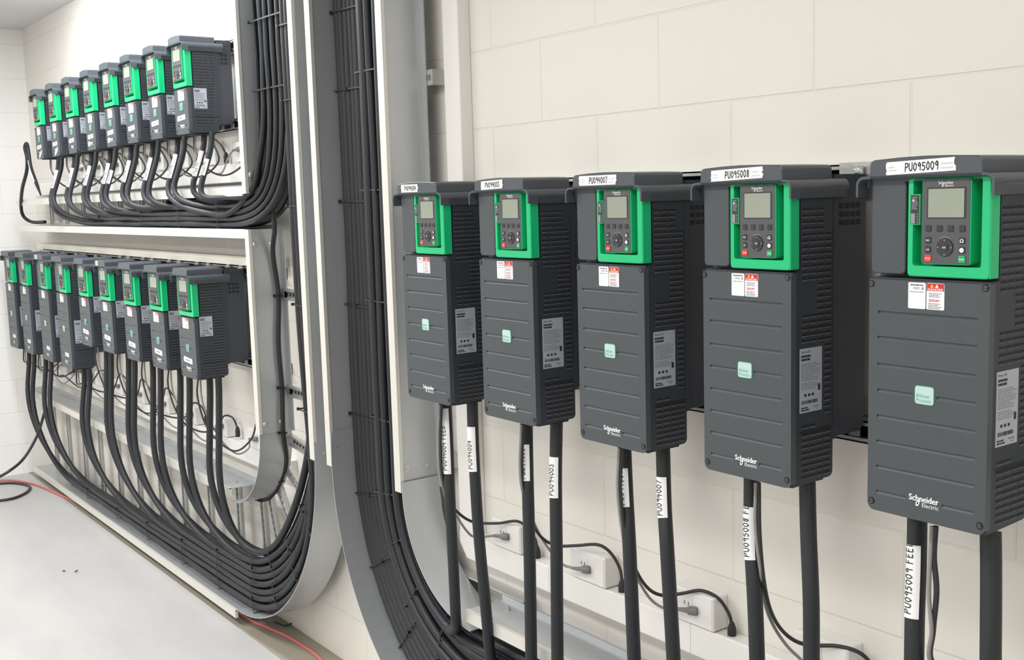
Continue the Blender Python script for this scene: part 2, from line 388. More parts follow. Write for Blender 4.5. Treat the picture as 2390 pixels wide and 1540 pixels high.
    for x0, x1 in zip(cuts, cuts[1:]):
        zz = [(0,0)]
        for i in range(len(groo)-1,-1,-1):
            if i in gap and gap[i][0]-1e-6 <= x0 and x1 <= gap[i][1]+1e-6: continue
            g = groo[i]; zz += [(g-.0046,0),(g-.0030,.0011),(g-.0010,.0026),(g+.0004,.0026),(g+.0009,0)]
        zz.append((zt2,0)); n = len(zz)
        b.add([(x0,d,z) for z,d in zz]+[(x1,d,z) for z,d in zz], [(i,i+1,n+i+1,n+i) for i in range(n-1)])
        ids = [i for i in range(len(groo)-1,-1,-1) if not (i in gap and gap[i][0]-1e-6 <= x0 and x1 <= gap[i][1]+1e-6)]
        for kk, i in enumerate(ids):
            for X in (x0,x1):
                if X in (xa,xb) or (i in gap and (abs(X-gap[i][0])<1e-6 or abs(X-gap[i][1])<1e-6)):
                    b.add([(X,zz[j][1],zz[j][0]) for j in range(1+5*kk,6+5*kk)], [(0,1,2,3,4)])
    rim = [(0,zt2),(0,R)]+[(R-R*math.cos(q),R-R*math.sin(q)) for q in (PI/8,PI/4,3*PI/8,PI/2)]+[(W-R+R*math.sin(q),R-R*math.cos(q)) for q in (0,PI/8,PI/4,3*PI/8,PI/2)]+[(W,zt2)]
    n = len(rim); b.add([(a,0,c) for a,c in rim]+[(a,.013,c) for a,c in rim], [(i,(i+1)%n,n+(i+1)%n,n+i) for i in range(n)]+[tuple(range(2*n-1,n-1,-1))])
    cov = b.build('front_cover', GREY, root)
    for x, z in ((.008,.014),(W-.008,.014),(W-.007,zc-.008),(.004,zc-.010)):
        b = MB(); b.disc((x,.0005,z),(0,-1,0),.0058,.0008,16,1); b.disc((x,-.0001,z),(0,-1,0),.0034,.0012,14,0); b.box((x-.0028,-.0016,z-.0007),(x+.0028,-.0012,z+.0007),1)
        b.build('cover_screw', [SCRW, HOLE], cov)
    b = MB(); lz = groo[-1]+(-.002 if kind!='small' else -.002)
    logo(b, sum(gap[len(groo)-1])/2, lz, .050 if kind!='small' else .042, 0, -.0004); b.build('maker_lettering', WHITE, cov)
    # badge
    if kind=='large': bx,bz = .098,groo[3]
    elif kind=='medium': bx,bz = .083,groo[2]
    else: bx,bz = .069,.098
    b = MB(); s_ = .0165; b.cham(bx-s_,bz-.0145,bx+s_,bz+.0145,.005,-.0012,.002,.0006,1); b.cham(bx-s_+.0012,bz-.0133,bx+s_-.0012,bz+.0133,.004,-.0016,.0,.0002,0)
    text(b,'Altivar',.0085,(bx-s_+.003,bz-.0035),2,y=-.0018,sx=1.0); text(b,'Process',.0085,(bx-s_+.003,bz-.0105),2,y=-.0018,sx=.93)
    b.build('name_badge', [MINT if kind=='large' else MINTD, MINTE, MINTT], cov)
    # stickers
    sx0 = .068 if kind=='large' else (.045 if kind=='medium' else .042); szt = zc-.004-.001
    b = MB(); b.cham(sx0,szt-.039,sx0+.029,szt,.002,-.0004,.001,.0001,0)
    fn = lambda p,q: (p,-.0006,q)
    label_bars(b,sx0+.004,sx0+.025,szt-.0045,szt-.0025,1,2,fn,.2,False); label_bars(b,sx0+.008,sx0+.02,szt-.010,szt-.006,2,3,fn); b.box((sx0+.0225,-.0007,szt-.0105),(sx0+.0255,-.0005,szt-.0065),3)
    label_bars(b,sx0+.003,sx0+.026,szt-.0145,szt-.013,1,3,fn,.2,False)
    b.build('notice_sticker', [TAPE, SRED, INK, INKG], cov)
    b = MB(); dx0 = sx0+.0305; b.cham(dx0,szt-.039,dx0+.029,szt,.002,-.0004,.001,.0001,0)
    b.box((dx0+.0005,-.0006,szt-.0115),(dx0+.0285,-.0005,szt-.0005),1)
    b.add([(dx0+.006,-.0008,szt-.0065),(dx0+.012,-.0008,szt-.0065),(dx0+.009,-.0008,szt-.0012)],[(0,1,2)],4)
    b.add([(dx0+.014,-.0008,szt-.0065),(dx0+.020,-.0008,szt-.0065),(dx0+.017,-.0008,szt-.0012)],[(0,1,2)],0)
    for d in (0,.0002): text(b,'DANGER',.0052,(dx0+.0145+d,szt-.0110),0,y=-.0009,sx=1.18,center=True)
    label_bars(b,dx0+.004,dx0+.025,szt-.0205,szt-.0135,3,3,fn); label_bars(b,dx0+.004,dx0+.025,szt-.027,szt-.023,2,1,fn); label_bars(b,dx0+.003,dx0+.026,szt-.0375,szt-.0285,4,3,fn)
    b.build('danger_sticker', [TAPE, SRED, INK, INKG, SYEL], cov)
    # side blank panel
    if gx > .01:
        b = MB(); b.cham(.002,zc+.006,gx-(.005 if kind=='large' else .001),zt-.004,.008 if kind=='large' else .003,.001,.026,.0015); b.build('blank_panel', GREY, root)
    # green surround
    b = MB(); x0,x1,z0,z1 = gx,W-.001,zc+.004,zt-.003
    o = rrect(x0,z0,x1,z1,.006); i_ = rrect(x0+(.009 if kind=='large' else .005),z0+.016,x1-.013,z1-.002,.004); n = len(o)
    c = .0015
    o1 = rrect(x0+c,z0+c,x1-c,z1-c,.0045)
    V = [(a,-.0015,q) for a,q in o1]+[(a,-.0015,q) for a,q in i_]+[(a,0,q) for a,q in o]+[(a,.021,q) for a,q in o]+[(a,.025,q) for a,q in i_]
    fs = []
    for i in range(n):
        j = (i+1)%n
        fs += [(i,j,n+j,n+i),(i,j,2*n+j,2*n+i),(2*n+i,2*n+j,3*n+j,3*n+i),(n+i,n+j,4*n+j,4*n+i)]
    fs.append(tuple(range(4*n,5*n))); b.add(V,fs,0)
    b.box((x0+.012,.003,z0+.0125),(x1-.018,.026,z0+.0155),0)
    b.box((W-.002,.0,z0+.001),(W-.0005,.021,z1-.001),0)
    bez = b.build('green_surround', GREEN, root)
    # status strip
    b = MB(); b_strip = kind == 'large'
    b = MB(); ix = gx+.0045; iz0 = zt-.072; b.cham(ix,iz0,ix+.0165,iz0+.045,.001,-.0022,.003,.0004,1); b.box((ix+.0012,-.0026,iz0+.0015),(ix+.0150,-.002,iz0+.0435),0)
    fn2 = lambda p,q: (p,-.0028,q)
    label_bars(b,ix+.003,ix+.0135,iz0+.023,iz0+.042,8,3,fn2,.5); b.box((ix+.002,-.0029,iz0+.002),(ix+.0085,-.0027,iz0+.017),3)
    b.add([(ix+.004,-.0030,iz0+.0345),(ix+.0075,-.0030,iz0+.0345),(ix+.0057,-.0030,iz0+.038)],[(0,1,2)],2)
    for k in range(4): b.box((ix+.0115,-.0029,iz0+.003+k*.0038),(ix+.0135,-.0027,iz0+.0048+k*.0038),3)
    if b_strip: b.build('status_strip', [KEYB, GREEND, WHITE, INKG], root)
    # keypad
    kx, kz, kw, kh = {'large':(.0905,zt-.129,.078,.124),'medium':(.032,zt-.129,.101,.124),'small':(.014,zt-.129,.094,.124)}[kind]
    kp = MB(); kp.cham(kx,kz,kx+kw,kz+kh,.005,-.0035,.0245,.001,0); kp.cham(kx+.0012,kz+.0012,kx+kw-.0012,kz+kh-.0012,.004,-.0042,.0,.0003,1)
    kpo = kp.build('keypad', [GREEN, KEYP], root); kpo['label'] = 'grey operator keypad with small screen'
    S = kw/.078
    b = MB(); b.cham(kx+.009*S,kz+.066,kx+kw-.007*S,kz+.111,.0015,-.0046,.0,.0004,1); b.cham(kx+.0115*S,kz+.068,kx+kw-.010*S,kz+.109,.0008,-.0050,-.001,.0001,0); b.build('screen', [SCREEN, KEYB], kpo)
    b = MB(); logo(b, kx+kw*.5, kz+.1155, .024*S, 0, -.0046); b.build('keypad_lettering', WHITE, kpo)
    ky = [kz+.049, kz+.035, kz+.0215, kz+.0085]
    def key(x, z, m, txt=None, tm=None, s=.0092):
        b = MB(); s2 = s*S; b.cham(x-s2/2,z-s/2,x+s2/2,z+s/2,.0014,-.0056,-.003,.0005,0)
        if txt:
            for d in (0,.00012): text(b, txt, .0034, (x+d,z-.0012), 1, y=-.0058, sx=S*1.1, center=True)
        return b.build('key', [m, tm or WHITE], kpo)
    fx = [kx+kw*q for q in (.155,.385,.61,.845)]
    for x in fx: key(x, ky[0]+.003, KEYB)
    key(fx[0], ky[1], KEYB, 'ESC'); key(fx[0], ky[2], KEYB, 'L/R'); key(fx[0], ky[3], RED, 'STOP', WHITE, .0104)['label'] = 'red stop key'
    k1 = key(fx[3], ky[1], KEYB); key(fx[3], ky[3], GRN, 'RUN', WHITE, .0104)['label'] = 'green run key'
    b = MB(); hx = [(-.0028,-.0025),(-.0028,.0005),(0,.003),(.0028,.0005),(.0028,-.0025)]; b2 = [(a*.62,c*.62) for a,c in hx]
    b.add([(fx[3]+a*S,-.0059,ky[1]+c) for a,c in hx]+[(fx[3]+a*S,-.0059,ky[1]+c) for a,c in b2],[(i,(i+1)%5,5+(i+1)%5,5+i) for i in range(5)],0)
    b.build('home_symbol', WHITE, k1)
    k2 = key(fx[3], ky[2], KEYB); b = MB(); b.disc((fx[3],-.0056,ky[2]),(0,-1,0),.0034*S,.0004,16,0); text(b,'i',.005,(fx[3],ky[2]-.0018),1,y=-.0062,center=True); b.build('information_symbol', [WHITE, INK], k2)
    b = MB(); nx, nz = kx+kw*.5, kz+.025; b.disc((nx,-.0038,nz),(0,-1,0),.0135*S,.0022,28,0,.0128*S); b.disc((nx,-.0062,nz),(0,-1,0),.0058*S,.0008,20,0)
    for d in (0,.00012): text(b,'OK',.0038,(nx+d,nz-.0013),1,y=-.0072,center=True)
    for a,c in ((0,.0105),(0,-.0105),(.0105,0),(-.0105,0)): b.disc((nx+a*S,-.0062,nz+c),(0,-1,0),.0007,.0002,6,1)
    b.build('navigation_wheel', [KEYB, WHITE], kpo)
    b = MB()
    arc = [(nx+.0155*S*math.cos(q), nz+.0155*math.sin(q)) for q in [PI*(.32+.36*i/8) for i in range(9)]]; ar2 = [(nx+(a-nx)*.94, nz+(c-nz)*.94) for a,c in arc]
    b.add([(a,-.0045,c) for a,c in arc]+[(a,-.0045,c) for a,c in ar2],[(i,i+1,9+i+1,9+i) for i in range(8)],0); b.build('scroll_mark', INKG, kpo)
    # rating plate on the right flank
    ly0,ly1,lz0,lz1 = {'large':(.024,.082,.126,.236),'medium':(.020,.069,.159,.232),'small':(.024,.072,.088,.160)}[kind]
    b = MB(); X = W-.0015; b.box((X,ly0,lz0),(X+.0008,ly1,lz1),0); fs_ = lambda p,q: (X+.001,p,q)
    lw, lh = ly1-ly0, lz1-lz0
    text(b,'Altivar 630',.0052,(ly0+.003,lz1-.0075),1,'side',1,X+.001); 
    label_bars(b,ly0+.003,ly0+lw*.5,lz1-lh*.19,lz1-lh*.085,2,1,fs_,.35)
    label_bars(b,ly0+.003,ly1-.004,lz1-lh*.50,lz1-lh*.22,9,3,fs_,.45); label_bars(b,ly0+.003,ly1-.004,lz1-lh*.64,lz1-lh*.52,4,3,fs_,.5)
    for k in range(3): b.box((X,ly0+lw*(.2+.17*k),lz0+lh*.25),(X+.0011,ly0+lw*(.29+.17*k),lz0+lh*.25+.0045),1)
    b.box((X,ly1-lw*.18,lz0+lh*.32),(X+.0011,ly1-lw*.08,lz0+lh*.42),1)
    y = ly0+lw*.08
    while y < ly1-lw*.2:
        q = random.choice((.0004,.0008,.0012)); b.add([fs_(y,lz0+lh*.135),fs_(y+q,lz0+lh*.135),fs_(y+q,lz0+lh*.19),fs_(y,lz0+lh*.19)],[(0,1,2,3)],1); y += q+random.choice((.0004,.0008))
    label_bars(b,ly0+.003,ly0+lw*.45,lz0+lh*.03,lz0+lh*.10,2,1,fs_,.4); text(b,'Schneider',.0042,(ly1-lw*.42,lz0+lh*.07),1,'side',1,X+.001); text(b,'Electric',.0026,(ly1-lw*.30,lz0+lh*.035),1,'side',1,X+.001)
    b.build('rating_plate', [FOIL, INK, WHITE, INKG], root)
    return root, W, H

def set_z(root, s): root.scale = (1,1,s)
KL, WL, HL = make_drive('large'); KM, WM, HM = make_drive('medium'); KS, WS, HS = make_drive('small')
def tape_plate(drive, x0, x1, z0, z1, txt, y, tilt=0.0, hh=.0125, faint=True, off=.3, ragged=True):
    b = MB(); n = 6
    L = [(x0+random.uniform(-.001,.001)*ragged, z0+(z1-z0)*i/n) for i in range(n+1)]; Rr = [(x1+random.uniform(-.0022,.0022)*ragged, z0+(z1-z0)*i/n) for i in range(n,-1,-1)]
    xm = (x0+x1)/2; f = lambda p,q,d=0: (p, y-d, q+(p-xm)*tilt)
    pts = L+Rr; m_ = len(pts)
    b.add([f(p,q) for p,q in pts]+[f(p,q,-.0006) for p,q in pts], [tuple(range(m_))]+[(i,(i+1)%m_,m_+(i+1)%m_,m_+i) for i in range(m_)], 0)
    if txt: pen(b, txt, hh, lambda p,q: f(x0+(x1-x0)*off+p*.82, z0+(z1-z0-hh)*.5+q, .0005), 1)
    else: label_bars(b, x0+(x1-x0)*.25, x1-(x1-x0)*.2, z0+(z1-z0)*.38, z0+(z1-z0)*.66, 1, 3, lambda p,q: f(p,q,.0009), .1)
    if faint: label_bars(b, x0+(x1-x0)*.8, x1-.002, z0+(z1-z0)*.2, z1-.003, 2, 2, lambda p,q: f(p,q,.0004), .6); label_bars(b, x0+.004, x0+(x1-x0)*.16, z0+(z1-z0)*.3, z1-.004, 2, 2, lambda p,q: f(p,q,.0004), .6)
    return b.build('name_tape', [TAPE, INK, INKF, INKG], drive)
YD = -.253
right = [(-1.3911,'PV094004',.030,.108,'leftmost of the large row beside the cable tray'),(-1.0498,'PV094003',.036,.118,'second from the left in the large row'),
         (-.7016,'PU094007',.030,.140,'middle one of the large row'),(-.3496,'PU095008',.035,.150,'second largest in view'),(0.0,'PU095009',.038,.150,'nearest the camera at the right edge')]
for i,(x,t,a,c,wh) in enumerate(right):
    d = KL if i == 0 else copy_tree(KL)
    d.location = (x,YD,1.098)
    tag(d, 'grey drive taped %s, %s' % (t, wh), 'motor drive', 'large motor drives in the front row')
for (x,t,a,c,wh), d in zip(right, [o for o in sc.objects if o.name.startswith('variable_speed_drive') and o.get('group') == 'large motor drives in the front row']):
    pass
ordn = ['leftmost','second from the left','third from the left','fourth from the left','fifth from the left','sixth from the left','fourth from the right','third from the right','second from the right','rightmost']
allr = sorted([o for o in sc.objects if o.get('group') == 'large motor drives in the front row'], key=lambda o: o.location.x)
lowL = []
for i,x in enumerate((-5.69,-5.345,-4.939,-4.582)):
    d = copy_tree(KL); d.location = (x-WL,YD,.815); set_z(d,1.025); lowL.append(d)
    tag(d, 'tall grey drive, %s of four tall ones in the lower row' % ('leftmost','second from the left','third from the left','rightmost')[i], 'motor drive', 'tall motor drives of the lower far row')
lowM = []
for i,x in enumerate((-4.213,-3.879,-3.539,-3.213,-2.889)):
    d = KM if i == 0 else copy_tree(KM); d.location = (x-WM,YD,.963); lowM.append(d)
    tag(d, 'short grey drive, %s of five short ones in the lower row' % ('leftmost','second from the left','middle','second from the right','rightmost')[i], 'motor drive', 'short motor drives of the lower far row')
upS = []
for i,x in enumerate((-4.925,-4.622,-4.330,-4.025,-3.735,-3.455,-3.172,-2.890)):
    d = KS if i == 0 else copy_tree(KS); d.location = (x-WS,-.224,1.861); upS.append(d)
    tag(d, 'small grey drive, %s of eight in the upper row' % ('leftmost','second from the left','third from the left','fourth from the left','fourth from the right','third from the right','second from the right','rightmost')[i], 'motor drive', 'small motor drives of the upper row')
# tapes last, after the copies
for (x,t,a,c,wh), d in zip(right, allr): tape_plate(d, a, c, HL-.0245, HL-.0055, t, -.0148, .03 if a>.034 else 0, off=.28 if c-a>.1 else .2, faint=(c-a>.1), hh=.0115)
for i,d in enumerate(lowL): tape_plate(d, .085, .150, .058, .076, '', -.0006, -.02, faint=False)
for i,d in enumerate(lowM): tape_plate(d, .035, .120, .056, .076, '', -.0006, -.06, faint=False)
tape_plate(lowL[2], .05, .085, HL-.0245, HL-.0055, '', -.0148, 0, faint=False); tape_plate(lowM[1], .03, .06, HM-.0245, HM-.0055, '', -.0148, 0, faint=False)
for i,d in enumerate(upS):
    tape_plate(d, .022, .100, .050, .068, '', -.0006, .05, faint=False)
    if i in (0,1): tape_plate(d, .05, .10, .012, .032, '', -.0006, .5, faint=False)
    if i in (3,4): tape_plate(d, .02, .045, .018, .038, '', -.0006, .1, faint=False)

# ---------------------------------------------------------------- cable trays
YF_, YB_ = -.171, -.048
def rail_v(root, xw, z0, z1, name='side_rail', inner=1):
    b = MB(); t = .003
    b.box((xw-t,YF_,z0),(xw,YB_,z1),0)
    b.box((xw-.030,YF_-.001,z0),(xw+.002,YF_+.010,z1),1)
    b.box((xw-t,YB_-.003,z0),(xw+.022*inner,YB_,z1),0)
    return b.build(name, [ALU, BEAD], root)
def rail_h(root, zw, x0, x1, name='side_rail', notch=None):
    b = MB(); t = .003
    b.box((x0,YF_,zw-t),(x1,YB_,zw),0)
    b.box((x0,YF_-.001,zw-.030),(x1,YF_+.010,zw+.002),1)
    b.box((x0,YB_-.003,zw-.02),(x1,YB_,zw+.012),0)
    return b.build(name, [ALU, BEAD], root)
def arc_plate(root, cx, cz, R, a0, a1, n=28):
    """thin bent plate; angle measured so that a=0 is level with the centre, going down"""
    b = MB(); sg = 1 if math.cos(a0) > 0 or math.cos(a1) > 0.5 else -1
    V = []
    for i in range(n+1):
        a = a0+(a1-a0)*i/n; c, s_ = math.cos(a), math.sin(a)
        for (rr, y) in ((R,YF_),(R+.0025,YF_),(R+.0025,YB_),(R,YB_)): V.append((cx+rr*c, y, cz-rr*s_))
    fs = [(i*4+k,i*4+(k+1)%4,(i+1)*4+(k+1)%4,(i+1)*4+k) for i in range(n) for k in range(4)]+[(0,1,2,3),(4*n,4*n+1,4*n+2,4*n+3)]
    b.add(V, fs, 0); return b.build('elbow_plate', ALU, root)
def rung(root, p0, p1):
    """slotted channel rung from p0 to p1 in the xz plane, behind the cables"""
    b = MB(); (x0,z0),(x1,z1) = p0,p1; L = math.hypot(x1-x0,z1-z0); dx,dz = (x1-x0)/L,(z1-z0)/L; nx,nz = -dz,dx
    def Q(a, o, y): return (x0+dx*a+nx*o, y, z0+dz*a+nz*o)
    def bar(a0,a1,o0,o1,y0,y1,m=0):
        b.add([Q(a0,o0,y0),Q(a1,o0,y0),Q(a1,o1,y0),Q(a0,o1,y0),Q(a0,o0,y1),Q(a1,o0,y1),Q(a1,o1,y1),Q(a0,o1,y1)],[(0,1,2,3),(4,5,6,7),(0,1,5,4),(1,2,6,5),(2,3,7,6),(3,0,4,7)],m)
    bar(.002,L-.005,-.020,-.011,YB_-.012,YB_-.002); bar(.002,L-.005,.011,.020,YB_-.012,YB_-.002); bar(.002,L-.005,-.020,.020,YB_-.003,YB_+.004)
    a = .02
    while a < L-.03: bar(a,a+.013,-.006,.006,YB_-.0036,YB_-.003,1); a += .024
    return b.build('rung', [STEEL, HOLE], root)
def bolt(root, p, ax, nut=False, r=.0085):
    b = MB()
    if nut: b.disc(p, ax, r*1.05, .0016, 18); b.disc(Vector(p)+Vector(ax)*.0016, ax, r*.72, .006, 6); b.disc(Vector(p)+Vector(ax)*.0076, ax, r*.4, .004, 10)
    else: b.dome(p, ax, r, .0045, 16)
    return b.build('bolt', STEEL, root)
# left tray: vertical run, elbow, low run to the left
TL = empty('cable_tray', (-2.335,-.05,1.5)); TL.location = (0,0,0)
tag(TL, 'metal ladder cable tray coming down left of the middle and sweeping low to the left', 'cable tray')
ZT = 2.655
X1L, X1R, X2L, X2R = -2.545, -2.126, -2.009, -1.591
rail_v(TL, X1L, 1.637, ZT); rail_v(TL, X1L, .80, 1.514); rail_v(TL, X1R, .783, ZT)
C1 = (-2.850,.800); R1i, R1o = .300, .725
arc_plate(TL, C1[0], C1[1], R1i, -.18, PI/2); arc_plate(TL, C1[0], C1[1], R1o, -.10, PI/2)
rail_h(TL, .545, -5.96, -2.86); rail_h(TL, .066, -5.94, -2.87)
for z in (2.32, 1.97, 1.285, .942): rung(TL, (X1L,z),(X1R,z))
for k in range(10): rung(TL, (-3.06-.31*k,.068),(-3.06-.31*k,.525))
for a in (0.12, .52, .92, 1.25, 1.50): rung(TL, (C1[0]+R1i*math.cos(a), C1[1]-R1i*math.sin(a)), (C1[0]+R1o*math.cos(a), C1[1]-R1o*math.sin(a)))
for z in (1.464,): bolt(TL,(X1L,-.150,z),(1,0,0)); bolt(TL,(X1L,-.088,z),(1,0,0))
bolt(TL,(X1L,-.150,1.70),(1,0,0),r=.010)
for y in (-.150,-.088): bolt(TL,(X1L+.001,y,.835),(1,0,0))
bolt(TL,(X1R,-.135,.80),(1,0,0),True); 
for x in (-2.93,-3.25,-4.2): bolt(TL,(x,-.115,.5455),(0,0,1),True,.008)
# upper run of the left system
TU = empty('cable_tray'); tag(TU, 'short height metal ladder tray running left under the small upper drives', 'cable tray')
rail_h(TU, 1.660, -5.83, -2.577); rail_h(TU, 1.514, -5.83, -2.577)
for k in range(10): rung(TU, (-2.75-.31*k,1.518),(-2.75-.31*k,1.635))
# right tray
TR = empty('cable_tray'); tag(TR, 'metal ladder cable tray in the middle curving down to the right under the large drives', 'cable tray')
rail_v(TR, X2L, .785, ZT); rail_v(TR, X2R, .785, ZT)
C2 = (-1.265,.800)
arc_plate(TR, C2[0], C2[1], .7415, PI+.13, PI/2); arc_plate(TR, C2[0], C2[1], .3235-.006, PI+.05, PI/2)
rail_h(TR, .533, -1.285, 1.2); rail_h(TR, .058, -1.26, 1.2)
for z in (2.32,1.93,1.60,1.285,.942): rung(TR, (X2L,z),(X2R,z))
for a in (.15,.55,.95,1.3): rung(TR, (C2[0]-.32*math.cos(a), C2[1]-.32*math.sin(a)), (C2[0]-.74*math.cos(a), C2[1]-.74*math.sin(a)))
for k in range(7): rung(TR, (-1.12+.33*k,.062),(-1.12+.33*k,.505))
for y in (-.150,-.088): bolt(TR,(X2L,y,.845),(1,0,0),r=.010); bolt(TR,(X2R,y,.852),(1,0,0),True,.010)
for (x,y) in ((-1.20,-.155),(-1.215,-.085)): bolt(TR,(x,y,.533),(0,0,1),True,.009)
for z in (1.93,.86):
    b = MB(); b.box((X2R+.004,-.047,z-.021),(X2R+.050,-.006,z+.021)); b.box((X2R+.012,-.0475,z-.008),(X2R+.040,-.046,z+.008),1); b.build('wall_bracket', [STEEL, GPLUG], TR)
b = MB(); b.box((X2R+.03,-.046,.545),(X2R+.33+.06,-.004,.549)); b.build('joint_bracket', STEEL, TR)

# ---------------------------------------------------------------- struts behind the drives
def strut(name, x0, x1, z, label, m=STEEL, h=.041, d=.041):
    b = MB(); b.box((x0,-.004,z),(x1,-.001,z+h),1); b.box((x0,-d,z),(x1,-.001,z+.003),0); b.box((x0,-d,z+h-.003),(x1,-.001,z+h),0)  # channel back coloured near-black for the shade inside the open strut
    b.box((x0,-d,z),(x1,-d+.003,z+.009),0); b.box((x0,-d,z+h-.009),(x1,-d+.003,z+h),0)
    o = b.build(name, [m, HOLE]); tag(o, label, 'strut'); return o
strut('mounting_strut', -1.36, .6, 1.601, 'slotted metal strut behind the tops of the large drives')
strut('mounting_strut', -1.36, .6, 1.142, 'slotted metal strut behind the lower ends of the large drives')
strut('mounting_strut', -5.85, -2.62, 1.330, 'slotted metal strut behind the tops of the lower far row')
strut('mounting_strut', -5.85, -2.62, .985, 'slotted metal strut behind the lower ends of the far row')
strut('mounting_strut', -5.3, -2.62, 2.16, 'slotted metal strut behind the tops of the small drives')
strut('mounting_strut', -5.3, -2.62, 1.875, 'slotted metal strut behind the lower ends of the small drives')
b = MB(); b.box((-5.97,-.046,1.373),(-2.60,0,1.392)); b.box((-5.97,-.040,1.392),(-2.60,0,1.406)); tag(b.build('ledge_rail', PAINTR), 'cream painted rail running along the wall above the lower far row', 'rail')
b = MB(); b.box((-.215,-.044,1.600),(-.150,-.041,1.645)); b.disc((-.20,-.044,1.61),(0,-1,0),.006,.006,6); tag(b.build('strut_coupler', STEEL), 'small silver coupling plate on the strut between the two nearest drives', 'coupler')

# ---------------------------------------------------------------- trunking, sockets
def trunk(x0,x1,z0,z1,label,joints=()):
    r = empty('wall_trunking'); tag(r,label,'trunking')
    b = MB(); b.box((x0,-.034,z0+.002),(x1,-.0005,z1-.002)); b.build('trunking_base', PVC, r)
    q = [x0]+list(joints)+[x1]
    for a,c in zip(q,q[1:]):
        b = MB(); s_ = .003; p = [(-.0395,z0+s_),(-.0395,z1-s_),(-.0385,z1-.001),(-.0365,z1),(-.002,z1),(-.002,z1-.0015),(-.030,z1-.004),(-.030,z0+.004),(-.002,z0+.0015),(-.002,z0),(-.0365,z0),(-.0385,z0+.001)]
        b.prism(p, a+.0006, c-.0006, 'yz'); b.build('trunking_lid', PVC, r)
    return r
trunk(-1.40, 1.2, .600, .670, 'white plastic trunking low on the wall under the large drives', (-1.095,-.60,.3))
trunk(-6.05, -2.62, .598, .668, 'white plastic trunking low on the wall behind the far cables', (-4.6,-3.4))
trunk(-5.95, -2.60, 1.683, 1.753, 'white plastic trunking under the small upper drives', (-4.4,-3.3))
r = empty('wall_trunking'); tag(r, 'white vertical trunking up the wall left of the large drives', 'trunking')
b = MB(); b.prism([(-1.497,-.001),(-1.497,-.037),(-1.4945,-.0395),(-1.4265,-.0395),(-1.424,-.037),(-1.424,-.001)], .672, ZT, 'xy'); b.build('trunking_lid', PVC, r)
b = MB(); b.prism([(-1.497,.672),(-1.497,.640),(-1.465,.600),(-1.401,.600),(-1.401,.670),(-1.424,.672)], -.040, -.001, 'xz'); b.build('corner_piece', PVC, r)
def socket_box(x0, x1, z0, label):
    r = empty('socket_box'); tag(r, label, 'socket box', 'white socket boxes on the trunking')
    b = MB(); b.cham(x0,z0,x1,z0+.075,.004,-.046,-.001,.004,0); b.build('box_body', PVC, r)
    b = MB(); xs = x0+.052 if x1-x0 > .1 else x0+.03; b.cham(xs-.016,z0+.028,xs+.016,z0+.060,.002,-.0475,-.045,.0006,0)
    for a in (-.006,.006): b.box((xs+a-.0015,-.048,z0+.042),(xs+a+.0015,-.0472,z0+.050),1)
    b.build('socket_face', [PVC, GPLUG], r)
    return r
wh = ['under the drive taped PV094004','under the drive taped PV094003','under the drive taped PU094007','under the drive taped PU095008']
for x, t in zip((-1.333,-1.001,-.655,-.315), wh): socket_box(x, x+.127, .672, 'white double socket box on the low trunking '+t)
for i in range(9): socket_box(-5.635+.335*i, -5.635+.335*i+.12, .670, 'white socket box on the far low trunking, number %s counting from the wall corner' % ('one','two','three','four','five','six','seven','eight','nine')[i])
for i in range(8): socket_box(-4.97+.29*i, -4.97+.29*i+.11, 1.755, 'white socket box on the upper trunking, number %s counting from the wall corner' % ('one','two','three','four','five','six','seven','eight')[i])

# ---------------------------------------------------------------- cables
def smooth(pts, per=8):
    """centripetal-free Catmull-Rom through the points"""
    P = [Vector(p) for p in pts]; P = [P[0]*2-P[1]]+P+[P[-1]*2-P[-2]]; out = []
    for i in range(1,len(P)-2):
        for k in range(per):
            t = k/per; a,b_,c,d = P[i-1],P[i],P[i+1],P[i+2]
            out.append(.5*((2*b_)+(-a+c)*t+(2*a-5*b_+4*c-d)*t*t+(-a+3*b_-3*c+d)*t**3))
    out.append(P[-2]); return out
def bez(p0, p1, p2, p3, n=14):
    p0,p1,p2,p3 = map(Vector,(p0,p1,p2,p3))
    return [p0*(1-t)**3+p1*3*t*(1-t)**2+p2*3*t*t*(1-t)+p3*t**3 for t in [i/n for i in range(n+1)]]
def sleeve(root, pts, i0, i1, r, txt, side=(-.55,-.83,0), h=.0125):
    """paper strip wrapped on the cable facing side, with writing running up it"""
    b = MB(); s = Vector(side).normalized(); seg = pts[i0:i1+1]; n = 6
    rows = []
    for k,p in enumerate(seg):
        T = (pts[min(i0+k+1,len(pts)-1)]-pts[i0+k-1]).normalized(); U = T.cross(s).normalized(); S2 = U.cross(T).normalized()*-1
        if S2.dot(s) < 0: S2 = -S2
        rows.append([p+(S2*math.cos(q)+U*math.sin(q))*(r+.0007) for q in [(-1.15+2.3*j/n) for j in range(n+1)]])
    for k in range(len(rows)-1):
        b.add(rows[k]+rows[k+1], [(j,j+1,n+1+j+1,n+1+j) for j in range(n)], 0, True)
    if txt:
        L = [0]
        for a,c in zip(seg,seg[1:]): L.append(L[-1]+(c-a).length)
        def fn(u_, v_):
            u_ = L[-1]*.94-u_; k = 0
            while k < len(L)-2 and L[k+1] < u_: k += 1
            t = (u_-L[k])/(L[k+1]-L[k]); p = seg[k].lerp(seg[k+1], max(0,min(1,t)))
            T = (seg[k+1]-seg[k]).normalized(); U = T.cross(s).normalized(); S2 = U.cross(T).normalized()*-1
            if S2.dot(s) < 0: S2 = -S2
            q = (v_-h/2)/r; q = max(-1.1,min(1.1,q))
            return p+(S2*math.cos(q)+U*math.sin(q))*(r+.0015)
        pen(b, txt, h, fn, 1, th=.06, sub=3)
    o = b.build('identification_tape', [TAPE, INK], root); return o
